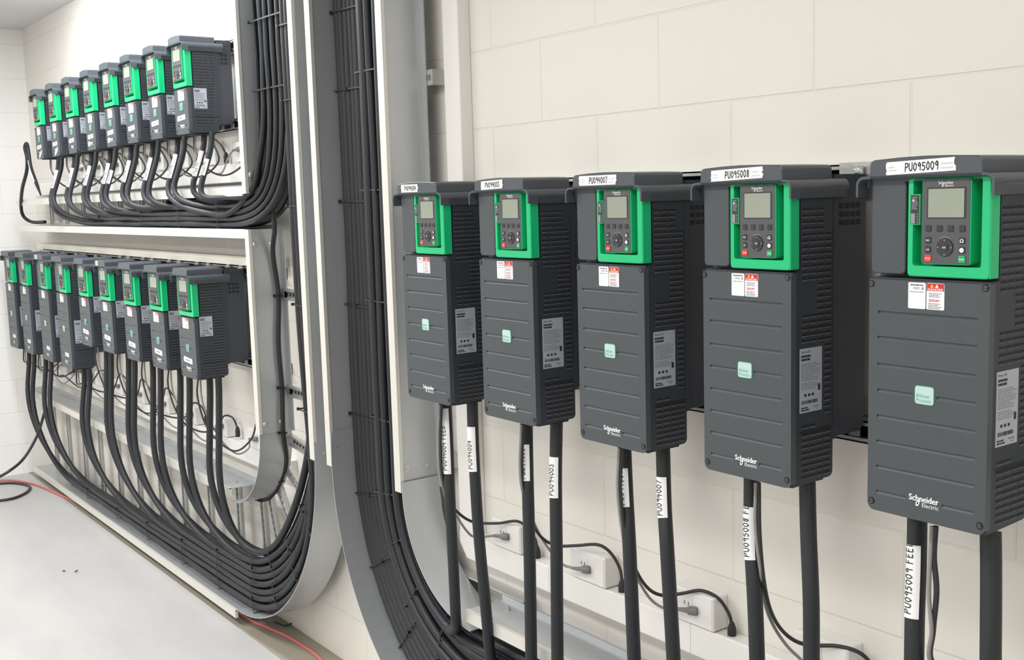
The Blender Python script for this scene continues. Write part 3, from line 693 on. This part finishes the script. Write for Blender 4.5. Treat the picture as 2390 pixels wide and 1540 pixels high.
def cable(name, pts, r, label, cat, group, m=RUB, n=10, tape=None):
    mb = MB(); mb.tube(pts, r, n)
    if tape:
        root = empty(name); mb.build('sheath', m, root)
        i0 = min(range(len(pts)), key=lambda i: abs(pts[i].z-tape[0]) + (0 if i < len(pts)*.5 else 9)); i1 = min(range(len(pts)), key=lambda i: abs(pts[i].z-tape[1]) + (0 if i < len(pts)*.6 else 9))
        vd = Vector((CAMLOC.x-pts[0].x, CAMLOC.y-pts[0].y, 0)).normalized(); lf = Vector((vd.y,-vd.x,0))
        sleeve(root, pts, max(1,i0), i1, r, tape[2], vd+lf*1.0)
    else: root = mb.build(name, m)
    tag(root, label, cat, group); return root
rb = random.Random(3)
J = lambda a: rb.uniform(-a,a)
# lower far row into the left tray
lowx = [-5.82,-5.70,-5.44,-5.325,-4.695,-4.60,-4.288,-4.215,-3.959,-3.875,-3.635,-3.538,-3.303,-3.202,-2.989,-2.900]
dn = ['leftmost tall','leftmost tall','second tall','second tall','fourth tall','fourth tall','leftmost short','leftmost short','second short','second short','middle short','middle short','fourth short','fourth short','rightmost short','rightmost short']
for k, x0 in enumerate(lowx):
    zs = .817 if k < 6 else .965
    lane = k//2; y = (-.098,-.128)[k%2] + J(.003); R = .705-.0283*lane-.007*(k%2)+J(.002); zb = C1[1]-R
    pts = [Vector((x0,-.170,zs+.004)),Vector((x0+J(.004),-.172,zs-.08))]
    zm = .60 if zs < .9 else .64
    p1 = (x0+.012+J(.006),-.194,zm)
    pts = smooth([pts[0],pts[1],p1], 5)[:-1]
    xj = x0+.44+J(.03); ph = 0
    if xj > C1[0]: ph = min(math.asin(min(1,(xj-C1[0])/R)), .62)
    E = Vector((xj if ph == 0 else C1[0]+R*math.sin(ph), y, C1[1]-R*math.cos(ph)))
    Td = Vector((math.cos(ph),0,math.sin(ph)))
    tg = (Vector(p1)-pts[-1]).normalized()*.26; tg.x += .012; pts += bez(p1, Vector(p1)+tg, E-Td*.26, E, 18)
    x = E.x+.18
    while ph == 0 and x < C1[0]-.05: pts.append(Vector((x,y+J(.002),zb+J(.002)))); x += .18
    # elbow, easing from wide spacing into the tight vertical lanes
    xv = X1R-.020-.025*(k%4)-(.004 if k%2 else 0); yv = (-.150,-.123,-.096,-.069)[k//4]
    ph0 = ph+.08; zt0 = 1.35; n_ = 26; La = (PI/2-ph0)*.6; tot = La+(zt0-C1[1])
    for i in range(n_):
        q = tot*i/(n_-1); t = q/tot; t = (t*t*(3-2*t))**1.2
        Rr = R+((xv-C1[0])-R)*t; yy = y+(yv-y)*t
        if q < La: a = ph0+(PI/2-ph0)*q/La; pts.append(Vector((C1[0]+Rr*math.sin(a), yy, C1[1]-Rr*math.cos(a))))
        else: pts.append(Vector((C1[0]+Rr, yy, C1[1]+q-La+.02)))
    for z in [1.5+.2*i for i in range(6)]: pts.append(Vector((xv+J(.002),yv+J(.002),z)))
    pts[-1].z = ZT
    cable('power_cable', pts, .0128, 'black cable from the %s drive of the lower far row, %s of its pair' % (dn[k], 'left' if k%2==0 else 'right'), 'cable', 'black cables of the lower far row')
# upper row into the upper tray and up
upx = [-4.934,-4.871,-4.641,-4.588,-4.356,-4.282,-4.066,-3.99,-3.775,-3.702,-3.5,-3.434,-3.212,-3.142,-2.94,-2.866]
un = ['leftmost','second','third','fourth','fifth','sixth','seventh','rightmost']
for k, x0 in enumerate(upx):
    lane = (k//3); y = (-.140,-.110,-.080)[k%3]; zb = 1.530+.0215*lane
    p1 = (x0-.016+J(.008),-.194,1.690)
    pts = smooth([(x0,-.150,1.866),(x0-.002,-.160,1.80),p1],6)[:-1]
    xv = X1L+.275-.235*(lane/5.0)-.012*(k%3); yv = (-.125,-.098,-.072)[k%3]; Q = Vector((xv,yv,1.99))
    if x0 > -3.25:
        mid = Vector(((x0+xv)/2+.02, y-.02, 1.565+.02*(k-12)))
        tg = (Vector(p1)-pts[-1]).normalized()*.10; pts += bez(p1,Vector(p1)+tg,mid-Vector((.15,.0,-.01)),mid,12)
        pts += bez(mid,mid+Vector((.17,0,-.005)),Q-Vector((0,0,.33)),Q,14)[1:]
    else:
        E = Vector((x0+.40+J(.05),y,zb))
        if E.x > -2.80: E.x = -2.80
        tg = (Vector(p1)-pts[-1]).normalized()*.13; pts += bez(p1,Vector(p1)+tg,E-Vector((.22,.0,-.012)),E,16)
        x = E.x+.15
        while x < -2.80: pts.append(Vector((x,y+J(.003),zb+J(.003)))); x += .15
        if pts[-1].x < -2.79: pts.append(Vector((-2.76,y,zb)))
        pts += bez(pts[-1], pts[-1]+Vector(((xv+2.76)*.8,0,0)), Q-Vector((0,0,.33)), Q, 16)[1:]
    for z in (2.1,2.3,2.5,ZT): pts.append(Vector((xv+J(.004),yv+J(.003),z)))
    cable('power_cable', pts, .0108, 'black cable dropping from the %s small upper drive, %s of its pair' % (un[k//2], 'left' if k%2==0 else 'right'), 'cable', 'black cables of the upper row', tape=(1.80-.03*(k%2),1.70,'PU094') if k%2==0 or k in (7,15) else None)
# extra feeder bundle filling the upper corner
for k in range(9):
    lane = k//2; y = (-.066,-.13)[k%2]; zb = 1.530+.022*lane
    xv = X1L+.285-.030*k; yv = (-.066,-.112)[k%2]
    pts = [Vector((-4.1+.1*k,y,zb+.002)),Vector((-3.6,y,zb+.004)),Vector((-3.2,y,zb)),Vector((-2.78,y,zb))]
    Q = Vector((xv,yv,1.95)); pts += bez(pts[-1],pts[-1]+Vector((.2,0,0)),Q-Vector((0,0,.28)),Q,14)[1:]
    for z in (2.2,2.45,ZT): pts.append(Vector((xv+J(.003),yv,z)))
    cable('power_cable', pts, .0115, 'black feeder in the upper corner, %s of nine counting from the right rail' % ('first','second','third','fourth','fifth','sixth','seventh','eighth','ninth')[k], 'cable', 'black cables bundled in the upper corner')
# thin single cable down the inside of the left tray
pts = smooth([(-2.46,-.120,1.62),(-2.475,-.105,1.52),(-2.5250,-0.0938,1.4319),(-2.5320,-0.0786,1.2818),(-2.5320,-0.0883,1.1172),(-2.5320,-0.0847,0.9573),(-2.5320,-0.0891,0.7968),(-2.568,-.066,.69),(-2.628,-.066,.60),(-2.715,-.066,.528),(-2.80,-.066,.494),(-2.86,-.066,.486)],8)
cable('control_cable', pts, .0085, 'single thinner black cable running down inside the left tray below the bundle', 'cable', None)
# right tray bundle
od = ('first','second','third','fourth','fifth','sixth','seventh')
for k in range(26):
    if k < 12: c, l = k%6, k//6; xv = X2L+.022+.0262*c; yv = (-.062,-.087)[l]
    else: q = k-12; c, l = q%7, q//7; xv = X2R-.020-.0262*(6-c); yv = (-.135,-.110)[l]+(.002,-.010,-.004,.010,-.006,-.012,.004)[c]
    R = C2[0]-xv
    pts = [Vector((xv+J(.002),yv+J(.002),z)) for z in (ZT,2.3,2.0,1.7,1.4,1.1)]
    for i in range(17):
        a = PI/2*i/16; pts.append(Vector((C2[0]-R*math.cos(a),yv,C2[1]-R*math.sin(a))))
    for x in (-1.0,-.5,0,.6,1.2): pts.append(Vector((x,yv,C2[1]-R)))
    cable('power_cable', pts, .0132, 'black cable in the middle tray, %s bundle, %s layer, %s from its left' % (('left','back' if l==0 else 'front',od[c]) if k<12 else ('right','front' if l==0 else 'middle',od[c])), 'cable', 'black cables bundled in the middle tray')
for k in range(6):   # third layer at the back of the raised group
    xv = X2R-.024-.028*k; yv = -.080; R = C2[0]-xv
    pts = [Vector((xv,yv,z)) for z in (ZT,2.0,1.4)]+[Vector((C2[0]-R*math.cos(PI/2*i/16),yv,C2[1]-R*math.sin(PI/2*i/16))) for i in range(17)]+[Vector((1.2,yv,C2[1]-R))]
    cable('power_cable', pts, .0132, 'black cable in the middle tray, right bundle, back layer, %s from its right' % od[k], 'cable', 'black cables bundled in the middle tray')
# drops of the large drives
def drop(px, tape, label, tail=None, r=.0145):
    e = px[-1]
    if not tail: px = list(px)+[(e[0]-.01,-.185,min(e[2]-.10,.36)),(e[0]-.05,-.150,.24),(e[0]-.16,-.128,.16)]
    pts = smooth(px, 8)
    if tail: pts += tail
    cable('power_cable', pts, r, label, 'cable', 'power cables under the large drives', tape=tape, n=14)
Rt = .375
tail = [Vector((C2[0]-Rt*math.cos(a),-.155,C2[1]-Rt*math.sin(a))) for a in [PI/2*(.80-.05*i) for i in range(17)]]+[Vector((C2[0]-Rt,-.155,z)) for z in (1.0,1.5,2.0,ZT)]
drop([(-1.3344,-0.1750,1.0792),(-1.3249,-0.1800,0.9548),(-1.3161,-0.1850,0.7864),(-1.3045,-0.1900,0.6290),(-1.3061,-0.1880,0.5235),(-1.3219,-0.1780,0.4786),(-1.3680,-0.1650,0.4515)], (1.06,.90,'PV094004 FEED'), 'black feed cable under the drive taped PV094004, hooking into the middle tray', tail)
drop([(-1.2214,-0.1700,1.0980),(-1.2145,-0.1750,0.9617),(-1.1916,-0.1850,0.7804),(-1.1720,-0.1850,0.5960),(-1.1751,-0.1700,0.4100),(-1.1838,-0.1500,0.3088)], (1.03,.93,'PU094004'), 'black motor cable under the drive taped PV094004, right of its feed cable')
drop([(-0.9973,-0.1700,1.0786),(-0.9862,-0.1800,0.9610),(-0.9673,-0.1950,0.7612),(-0.9652,-0.2000,0.5110),(-0.9649,-0.2000,0.4045)], (1.03,.93,'PU094003 FEED'), 'black feed cable under the drive taped PV094003')
drop([(-0.8846,-0.1700,1.0973),(-0.8805,-0.1800,0.9607),(-0.8655,-0.1950,0.7869),(-0.8655,-0.2000,0.5442),(-0.8663,-0.2000,0.4406)], (1.01,.93,'PU094003'), 'black motor cable under the drive taped PV094003')
drop([(-0.6587,-0.1700,1.0773),(-0.6436,-0.1800,0.9787),(-0.6198,-0.1950,0.8487),(-0.6063,-0.2000,0.6303),(-0.6032,-0.2000,0.5370)], (1.03,.955,'PU094007 FEED'), 'black feed cable under the drive taped PU094007')
drop([(-0.5434,-0.1700,1.0947),(-0.5304,-0.1800,0.9750),(-0.5083,-0.1950,0.8768),(-0.4897,-0.2000,0.6691),(-0.4863,-0.2000,0.5799)], (1.03,.955,'PU094007'), 'black motor cable under the drive taped PU094007')
drop([(-0.3108,-0.1700,1.0751),(-0.3024,-0.1800,0.9663),(-0.2815,-0.1950,0.8524),(-0.2723,-0.2000,0.7413),(-0.2705,-0.2000,0.6590)], (1.02,.93,'PU095008 FEED'), 'black feed cable under the drive taped PU095008')
drop([(-0.1834,-0.1700,1.0901),(-0.1722,-0.1800,0.9969),(-0.1543,-0.1950,0.8886),(-0.1490,-0.2000,0.7823),(-0.1477,-0.2000,0.7040)], None, 'black motor cable under the drive taped PU095008')
drop([(0.0347,-0.1700,1.0733),(0.0412,-0.1800,0.9906),(0.0460,-0.1900,0.9160),(0.0525,-0.2000,0.8350),(0.0529,-0.2000,0.7630)], (1.03,.915,'PU095009 FEED'), 'thick black feed cable under the drive taped PU095009', r=.0158)
drop([(0.1593,-0.1700,1.0795),(0.1675,-0.1800,1.0102),(0.1813,-0.2000,0.8921),(0.1833,-0.2000,0.8117)], None, 'thick black motor cable under the drive taped PU095009 at the right edge', r=.0158)

# ---------------------------------------------------------------- thin cords with plugs
def black_cord(px, label, r=.0038, tip=None):
    root = empty('data_lead'); pts = smooth(px, 8); b = MB(); b.tube(pts, r, 8); b.build('flex', RUBT, root)
    p = pts[-1]; b = MB(); b.tube([p+Vector((0,0,.006)),p+Vector((0,0,-.002)),p+Vector((0,0,-.010)),p+Vector((0,0,-.032)),p+Vector((0,0,-.036))], .01, 14, rad=[.0045,.0075,.0095,.0095,.008]); b.build('plug', BPLUG, root)
    tag(root, label, 'cord', 'black cords between drives and trunking')
def grey_cord(px, label, r=.0033, plug=True):
    root = empty('mains_lead'); pts = smooth(px, 8); b = MB(); b.tube(pts, r, 8); b.build('flex', GCORD, root)
    if plug:
        p = pts[-1]; d = Vector((.75,.25,.06)).normalized()
        b = MB(); b.tube([p-d*.004,p+d*.006,p+d*.018,p+d*.024,p+d*.026,p+d*.042,p+d*.046], .01, 14, rad=[.0038,.0045,.0055,.008,.0098,.0098,.0085]); b.build('plug', GPLUG, root)
    tag(root, label, 'cord', 'grey cords plugged into socket boxes')
black_cord([(-1.3163,-0.2000,1.0783),(-1.3282,-0.2000,0.9913),(-1.3282,-0.2000,0.9008),(-1.3508,-0.1700,0.8222),(-1.3672,-0.1300,0.7702),(-1.3526,-0.0900,0.7383),(-1.2858,-0.0600,0.7437),(-1.2197,-0.0450,0.7613),(-1.1903,-0.0300,0.7465),(-1.1735,-0.0200,0.7185),(-1.1672,-0.0200,0.6971)], 'thin black cord from the drive taped PV094004 to the low trunking')
grey_cord([(-1.3245,-0.2000,1.0772),(-1.3385,-0.2000,0.9897),(-1.3386,-0.2000,0.8989),(-1.3574,-0.1700,0.8150),(-1.3721,-0.1300,0.7573),(-1.3702,-0.1000,0.7102),(-1.3595,-0.0800,0.6930),(-1.2946,-0.0620,0.7081)], 'thin grey cord from the drive taped PV094004 to its socket box')
black_cord([(-0.9694,-0.2000,1.0790),(-0.9803,-0.2000,0.9860),(-0.9903,-0.1900,0.9104),(-1.0162,-0.1500,0.8292),(-1.0277,-0.1100,0.7756),(-1.0076,-0.0800,0.7546),(-0.9581,-0.0600,0.7623),(-0.8964,-0.0450,0.7761),(-0.8680,-0.0300,0.7599),(-0.8484,-0.0200,0.7261),(-0.8402,-0.0200,0.6937)], 'thin black cord from the drive taped PV094003 to the low trunking')
grey_cord([(-0.9710,-0.2050,1.0796),(-0.9819,-0.2050,0.9865),(-0.9832,-0.2000,0.9240),(-1.0189,-0.1500,0.8444),(-1.0327,-0.1100,0.7776),(-1.0190,-0.0850,0.7313),(-0.9969,-0.0700,0.7065),(-0.9658,-0.0620,0.7041)], 'thin grey cord from the drive taped PV094003 to its socket box')
black_cord([(-0.6268,-0.2050,1.0819),(-0.6342,-0.2050,0.9944),(-0.6288,-0.2000,0.9030),(-0.6452,-0.1600,0.8157),(-0.6491,-0.1200,0.7578),(-0.6344,-0.0900,0.7363),(-0.6059,-0.0600,0.7408),(-0.5633,-0.0450,0.7558),(-0.5282,-0.0300,0.7459),(-0.5073,-0.0200,0.7164),(-0.4979,-0.0200,0.6929)], 'thin black cord from the drive taped PU094007 to the low trunking')
grey_cord([(-0.6304,-0.2100,1.0821),(-0.6379,-0.2100,0.9946),(-0.6368,-0.2000,0.9011),(-0.6612,-0.1600,0.8211),(-0.6759,-0.1200,0.7649),(-0.6680,-0.0900,0.7161),(-0.6423,-0.0700,0.6981),(-0.6135,-0.0620,0.7045)], 'thin grey cord from the drive taped PU094007 to its socket box')
black_cord([(-0.2673,-0.2000,1.0776),(-0.2656,-0.2000,0.9792),(-0.2710,-0.1800,0.8762),(-0.2847,-0.1400,0.8044),(-0.2822,-0.1000,0.7567),(-0.2607,-0.0700,0.7383),(-0.2120,-0.0500,0.7467),(-0.1753,-0.0350,0.7436),(-0.1578,-0.0200,0.7243),(-0.1436,-0.0200,0.7000)], 'thin black cord from the drive taped PU095008 to the low trunking')
grey_cord([(-0.2700,-0.2050,1.0780),(-0.2713,-0.2050,0.9949),(-0.2714,-0.1900,0.9029),(-0.2958,-0.1500,0.8288),(-0.3017,-0.1200,0.7772),(-0.2956,-0.0900,0.7326),(-0.2810,-0.0700,0.7060),(-0.2720,-0.0620,0.6938)], 'thin grey cord from the drive taped PU095008 to its socket box')
black_cord([(0.0866,-0.2000,1.0771),(0.0846,-0.2000,1.0272),(0.0900,-0.2000,0.9734),(0.0853,-0.2000,0.9094),(0.0785,-0.1900,0.8516),(.10,-.13,.80),(.14,-.07,.755),(.20,-.04,.77),(.24,-.02,.715)], 'thin black cord from the drive taped PU095009 leaving the bottom edge', r=.0045)
grey_cord([(0.0819,-0.2030,1.0766),(0.0818,-0.2060,1.0278),(0.0807,-0.2060,0.9653),(0.0862,-0.2060,0.9112),(0.0786,-0.1950,0.8530),(.095,-.14,.79),(.125,-.09,.73),(.16,-.05,.72)], 'thin grey cord from the drive taped PU095009 leaving the bottom edge', plug=False)
# far rows: a black and a grey cord hang from each drive in a loop to the next socket
for i,(x) in enumerate((-5.69,-5.345,-4.939,-4.582,-4.213,-3.879,-3.539,-3.213,-2.889)):
    zs = .82 if i < 4 else .965; s = .06 if i < 4 else 0; n_ = ('first','second','third','fourth','fifth','sixth','seventh','eighth','ninth')[i]
    xs = x-.155
    tx = -5.635+.335*i+.175
    lo = .70 if i > 3 else .68
    black_cord([(xs,-.19,zs),(xs-.03,-.19,zs-.10),(xs+.02+J(.02),-.17,lo+.04),(xs+.12,-.12,lo-.01+J(.02)),(xs+.20,-.08,lo+.02),(tx-.06,-.05,.775+J(.02)),(tx-.02,-.03,.755),(tx,-.02,.715)], 'thin black cord looping under the %s drive from the left in the lower far row' % n_, r=.0036)
    if i != 2: grey_cord([(xs+.012,-.19,zs),(xs+.01,-.185,zs-.12),(xs+.06,-.15,lo+.02),(xs+.12,-.11,lo-.035+J(.01)),(xs+.17,-.08,lo-.02),(tx-.12,-.062,.712)], 'thin grey cord looping under the %s drive from the left in the lower far row' % n_, r=.0033)
for i,x in enumerate((-4.925,-4.622,-4.330,-4.025,-3.735,-3.455,-3.172,-2.890)):
    n_ = ('first','second','third','fourth','fifth','sixth','seventh','eighth')[i]; xs = x-.115
    black_cord([(xs,-.165,1.865),(xs-.01,-.16,1.80),(xs+.05,-.13,1.735+J(.01)),(xs+.13,-.09,1.712),(xs+.22,-.05,1.77),(-4.97+.29*i+.08,-.045,1.85+J(.01)),(-4.97+.29*i+.135,-.03,1.835),(-4.97+.29*i+.163,-.02,1.795)], 'thin black cord looping under the %s small drive from the left in the upper row' % n_, r=.0036)
    grey_cord([(xs+.015,-.165,1.865),(xs+.0,-.16,1.79),(xs+.04,-.13,1.73),(xs+.08,-.10,1.718),(-4.97+.29*i+.01,-.068,1.775),(-4.97+.29*i+.045,-.062,1.80)], 'thin grey cord looping under the %s small drive from the left in the upper row' % n_, r=.0033)

# ---------------------------------------------------------------- cable ties
def tie_ring(pts, label, group, head):
    b = MB(); P = [Vector(p) for p in pts]; n = len(P)
    c = sum(P, Vector())/n; nrm = (P[1]-P[0]).cross(P[2]-P[1]).normalized(); hw = .0023
    V = []
    for p in P:
        d = (p-c).normalized()
        V += [p+nrm*hw, p-nrm*hw, p-nrm*hw+d*.0018, p+nrm*hw+d*.0018]
    b.add(V, [(4*i+k,4*i+(k+1)%4,4*((i+1)%n)+(k+1)%4,4*((i+1)%n)+k) for i in range(n) for k in range(4)])
    h = Vector(P[head]); b.box(h-Vector((.0045,.004,.0045)), h+Vector((.0045,.003,.0045)))
    tag(b.build('cable_tie', TIE), label, 'cable tie', group)
def tie_v(x0, x1, y0, y1, z, label, group, head=1):
    tie_ring([(x0,y1,z),(x0,y0,z+.002),((x0+x1)/2,y0-.002,z+.001),(x1,y0,z),(x1,y1,z),((x0+x1)/2,y1,z)], label, group, head)
lv = [(2.16,'near the top'),(1.93,'level with the small grey wall bracket'),(1.60,'level with the tops of the large drives'),(1.285,'level with the lettered side plates'),(.942,'level with the tray joint')]
for i,(z,t) in enumerate(lv):
    tie_v(X2L+.006,X2L+.160,-.102,-.046,z, 'black cable tie, left bundle of middle tray, %s' % t, 'ties on the middle tray', 1+i%2)
    tie_v(X2R-.196,X2R-.006,-.150,-.06,z+.03, 'black cable tie, right bundle of middle tray, %s' % t, 'ties on the middle tray', 2+i%2)
    tie_v(X1R-.113,X1R-.004,-.165,-.05,z-.01, 'black cable tie, right bundle of left tray, %s' % t, 'ties on the left tray', 1)
tie_v(X1L+.03,X1L+.31,-.140,-.05,1.975,'black cable tie round the upper bundle of the left tray, at the curve','ties on the left tray',2)
tie_v(X1L+.03,X1L+.31,-.140,-.05,2.20,'black cable tie round the upper bundle of the left tray, at the top edge','ties on the left tray',1)
def tie_arc(C, a, r0, r1, y0, y1, sgn, label, group):
    P = []
    for (r, y) in ((r0,y1),(r0,y0),((r0+r1)/2,y0-.002),(r1,y0),(r1,y1)): P.append((C[0]+sgn*r*math.cos(a), y, C[1]-r*math.sin(a)))
    tie_ring(P, label, group, 2)
for a,t in ((.10,'just below the joint'),(.42,'a quarter way round'),(.78,'half way round'),(1.15,'near the bottom')):
    tie_arc(C2, a, .335, .520, -.150, -.06, -1, 'black cable tie, right bundle of the middle tray bend, %s' % t, 'ties on the middle tray bend')
    tie_arc(C2, a+.05, .545, .735, -.102, -.05, -1, 'black cable tie, left bundle of the middle tray bend, %s' % t, 'ties on the middle tray bend')
for a,r0,t in ((.05,.615,'at its top'),(.38,.570,'a quarter way round'),(.72,.54,'half way round'),(1.05,.51,'two thirds round'),(1.38,.49,'at its lowest point')):
    tie_arc(C1, a, r0, (r0+.722)/2, -.145, -.07, 1, 'black cable tie, inner cables of the left tray bend, %s' % t, 'ties on the left tray bend')
    tie_arc(C1, a+.06, (r0+.722)/2, .722, -.145, -.07, 1, 'black cable tie, outer cables of the left tray bend, %s' % t, 'ties on the left tray bend')
for i,x in enumerate((-4.9,-4.4,-3.95,-3.5,-3.1)):
    zt_ = (.135,.135,.165,.19,.245)[i]
    tie_ring([(x,-.05,.082),(x,-.145,.082),(x,-.147,(.082+zt_)/2),(x,-.145,zt_),(x,-.05,zt_)], 'black cable tie on the low tray bundle, %s one from the left' % ('first','second','third','fourth','fifth')[i], 'ties on the low tray', 3)
for i,x in enumerate((-4.3,-3.7,-3.25,-2.85)):
    zt_ = 1.56+.022*i
    tie_ring([(x,-.05,1.517),(x,-.157,1.517),(x,-.158,(1.517+zt_)/2),(x,-.157,zt_),(x,-.05,zt_)], 'black cable tie on the upper tray bundle, %s one from the left' % ('first','second','third','fourth')[i], 'ties on the upper tray', 3)
for i,p in enumerate(((-2.5320,-0.0786,1.2818),(-2.5320,-0.0847,0.9573),(-2.5320,-0.0891,0.7968),(-2.628,-.066,.60),(-2.80,-.066,.494))):
    x,y,z = p; d = .011
    tie_ring([(x-d,y-d,z),(x+d,y-d,z),(x+d,y+d*.8,z),(x-d,y+d*.8,z)], 'small black cable tie on the single thin cable, %s from the top' % ('first','second','third','fourth','lowest')[i], 'ties on the thin cable', 0)

# ---------------------------------------------------------------- loose cables at the far end
r = empty('spare_cable'); pts = smooth([(-5.3612,-0.1900,1.9578),(-5.3964,-0.1900,1.9368),(-5.3910,-0.1900,1.8677),(-5.3542,-0.1900,1.8089),(-5.2813,-0.1900,1.7495),(-5.1993,-0.1900,1.6955)],8); 
pts = smooth([(-5.1866,-0.1900,1.6794),(-5.2632,-0.1900,1.7490),(-5.3468,-0.1900,1.8315),(-5.3723,-0.1900,1.9241),(-5.3770,-0.1950,1.9587),(-5.4004,-0.2000,1.9370),(-5.3727,-0.2000,1.8784),(-5.4047,-0.2000,1.8107),(-5.5529,-0.1950,1.7215),(-5.7246,-0.1700,1.6279),(-5.7724,-0.1500,1.5665),(-5.7128,-0.1200,1.5336),(-5.5095,-0.1000,1.5332)],8)
b = MB(); b.tube(pts, .0095, 10, rad=[.004+.0055*min(1,i/6) for i in range(len(pts))]); b.build('sheath', RUB, r); sleeve(r, pts, 8, 19, .0095, ''); tag(r, 'spare black cable bent over on itself above the left end of the upper tray', 'cable')
b = MB(); b.tube(smooth([(-5.4544,-0.1900,0.4961),(-5.4883,-0.2000,0.4363),(-5.4987,-0.2400,0.3298),(-5.4837,-0.3200,0.2223),(-5.3991,-0.4200,0.1818),(-5.4533,-0.5000,0.1326)],8)+[], .008, 8); tag(b.build('loose_cable', RUBT), 'black cable hanging from the shelf at the far end down to the left edge', 'cable')
b = MB(); b.tube(smooth([(-5.9199,-0.4032,0.0070),(-5.8691,-0.3198,0.0070),(-5.7817,-0.2684,0.0070),(-5.6798,-0.2567,0.0070),(-5.5625,-0.3071,0.0070),(-5.4838,-0.3929,0.0070),(-5.4914,-0.4912,0.0070)],8), .008, 8); tag(b.build('loose_cable', RUBT), 'black cable loop lying on the floor at the left edge', 'cable')
b = MB(); b.tube(smooth([(-6.0100,-0.3846,0.0070),(-5.9473,-0.3027,0.0070),(-5.8273,-0.2460,0.0070),(-5.6563,-0.2034,0.0070),(-5.3741,-0.1689,0.0070),(-5.0,-.13,.007),(-4.0,-.10,.007),(-2.9862,-0.1076,0.0070),(-2.7864,-0.0888,0.0070),(-2.6438,-0.0676,0.0070),(-2.4989,-0.0603,0.0070),(-2.3898,-0.0641,0.0070),(-2.2888,-0.0825,0.0070)],8), .006, 8); tag(b.build('red_lead', REDC), 'thin red cord lying on the floor along the foot of the wall', 'cord')
# offcuts
for i,(u,lbl) in enumerate(((((-2.7503,0.0181,0.0070),(-2.7377,-0.0322,0.0070),(-2.8049,-0.0453,0.0070)),'short black offcut curled on the floor by the big bend'),(((-3.9395,-0.4761,0.0070),(-3.9498,-0.4623,0.0070)),'tiny dark offcut on the open floor'),(((-3.9894,-0.5159,0.0070),(-3.9816,-0.5070,0.0070)),'tiny dark offcut lying left of another on the open floor'))):
    b = MB(); b.tube([Vector(p)+Vector((0,0,.002)) for p in u], .0028, 6); tag(b.build('cable_offcut', RUBT), lbl, 'offcut')
b = MB(); b.tube([(-4.55,-.12,.551),(-4.50,-.105,.551),(-4.47,-.12,.551),(-4.52,-.135,.551),(-4.56,-.12,.552)], .006, 8); tag(b.build('coiled_offcut', RUBT), 'small black coil of cable lying on the shelf of the low tray', 'offcut')
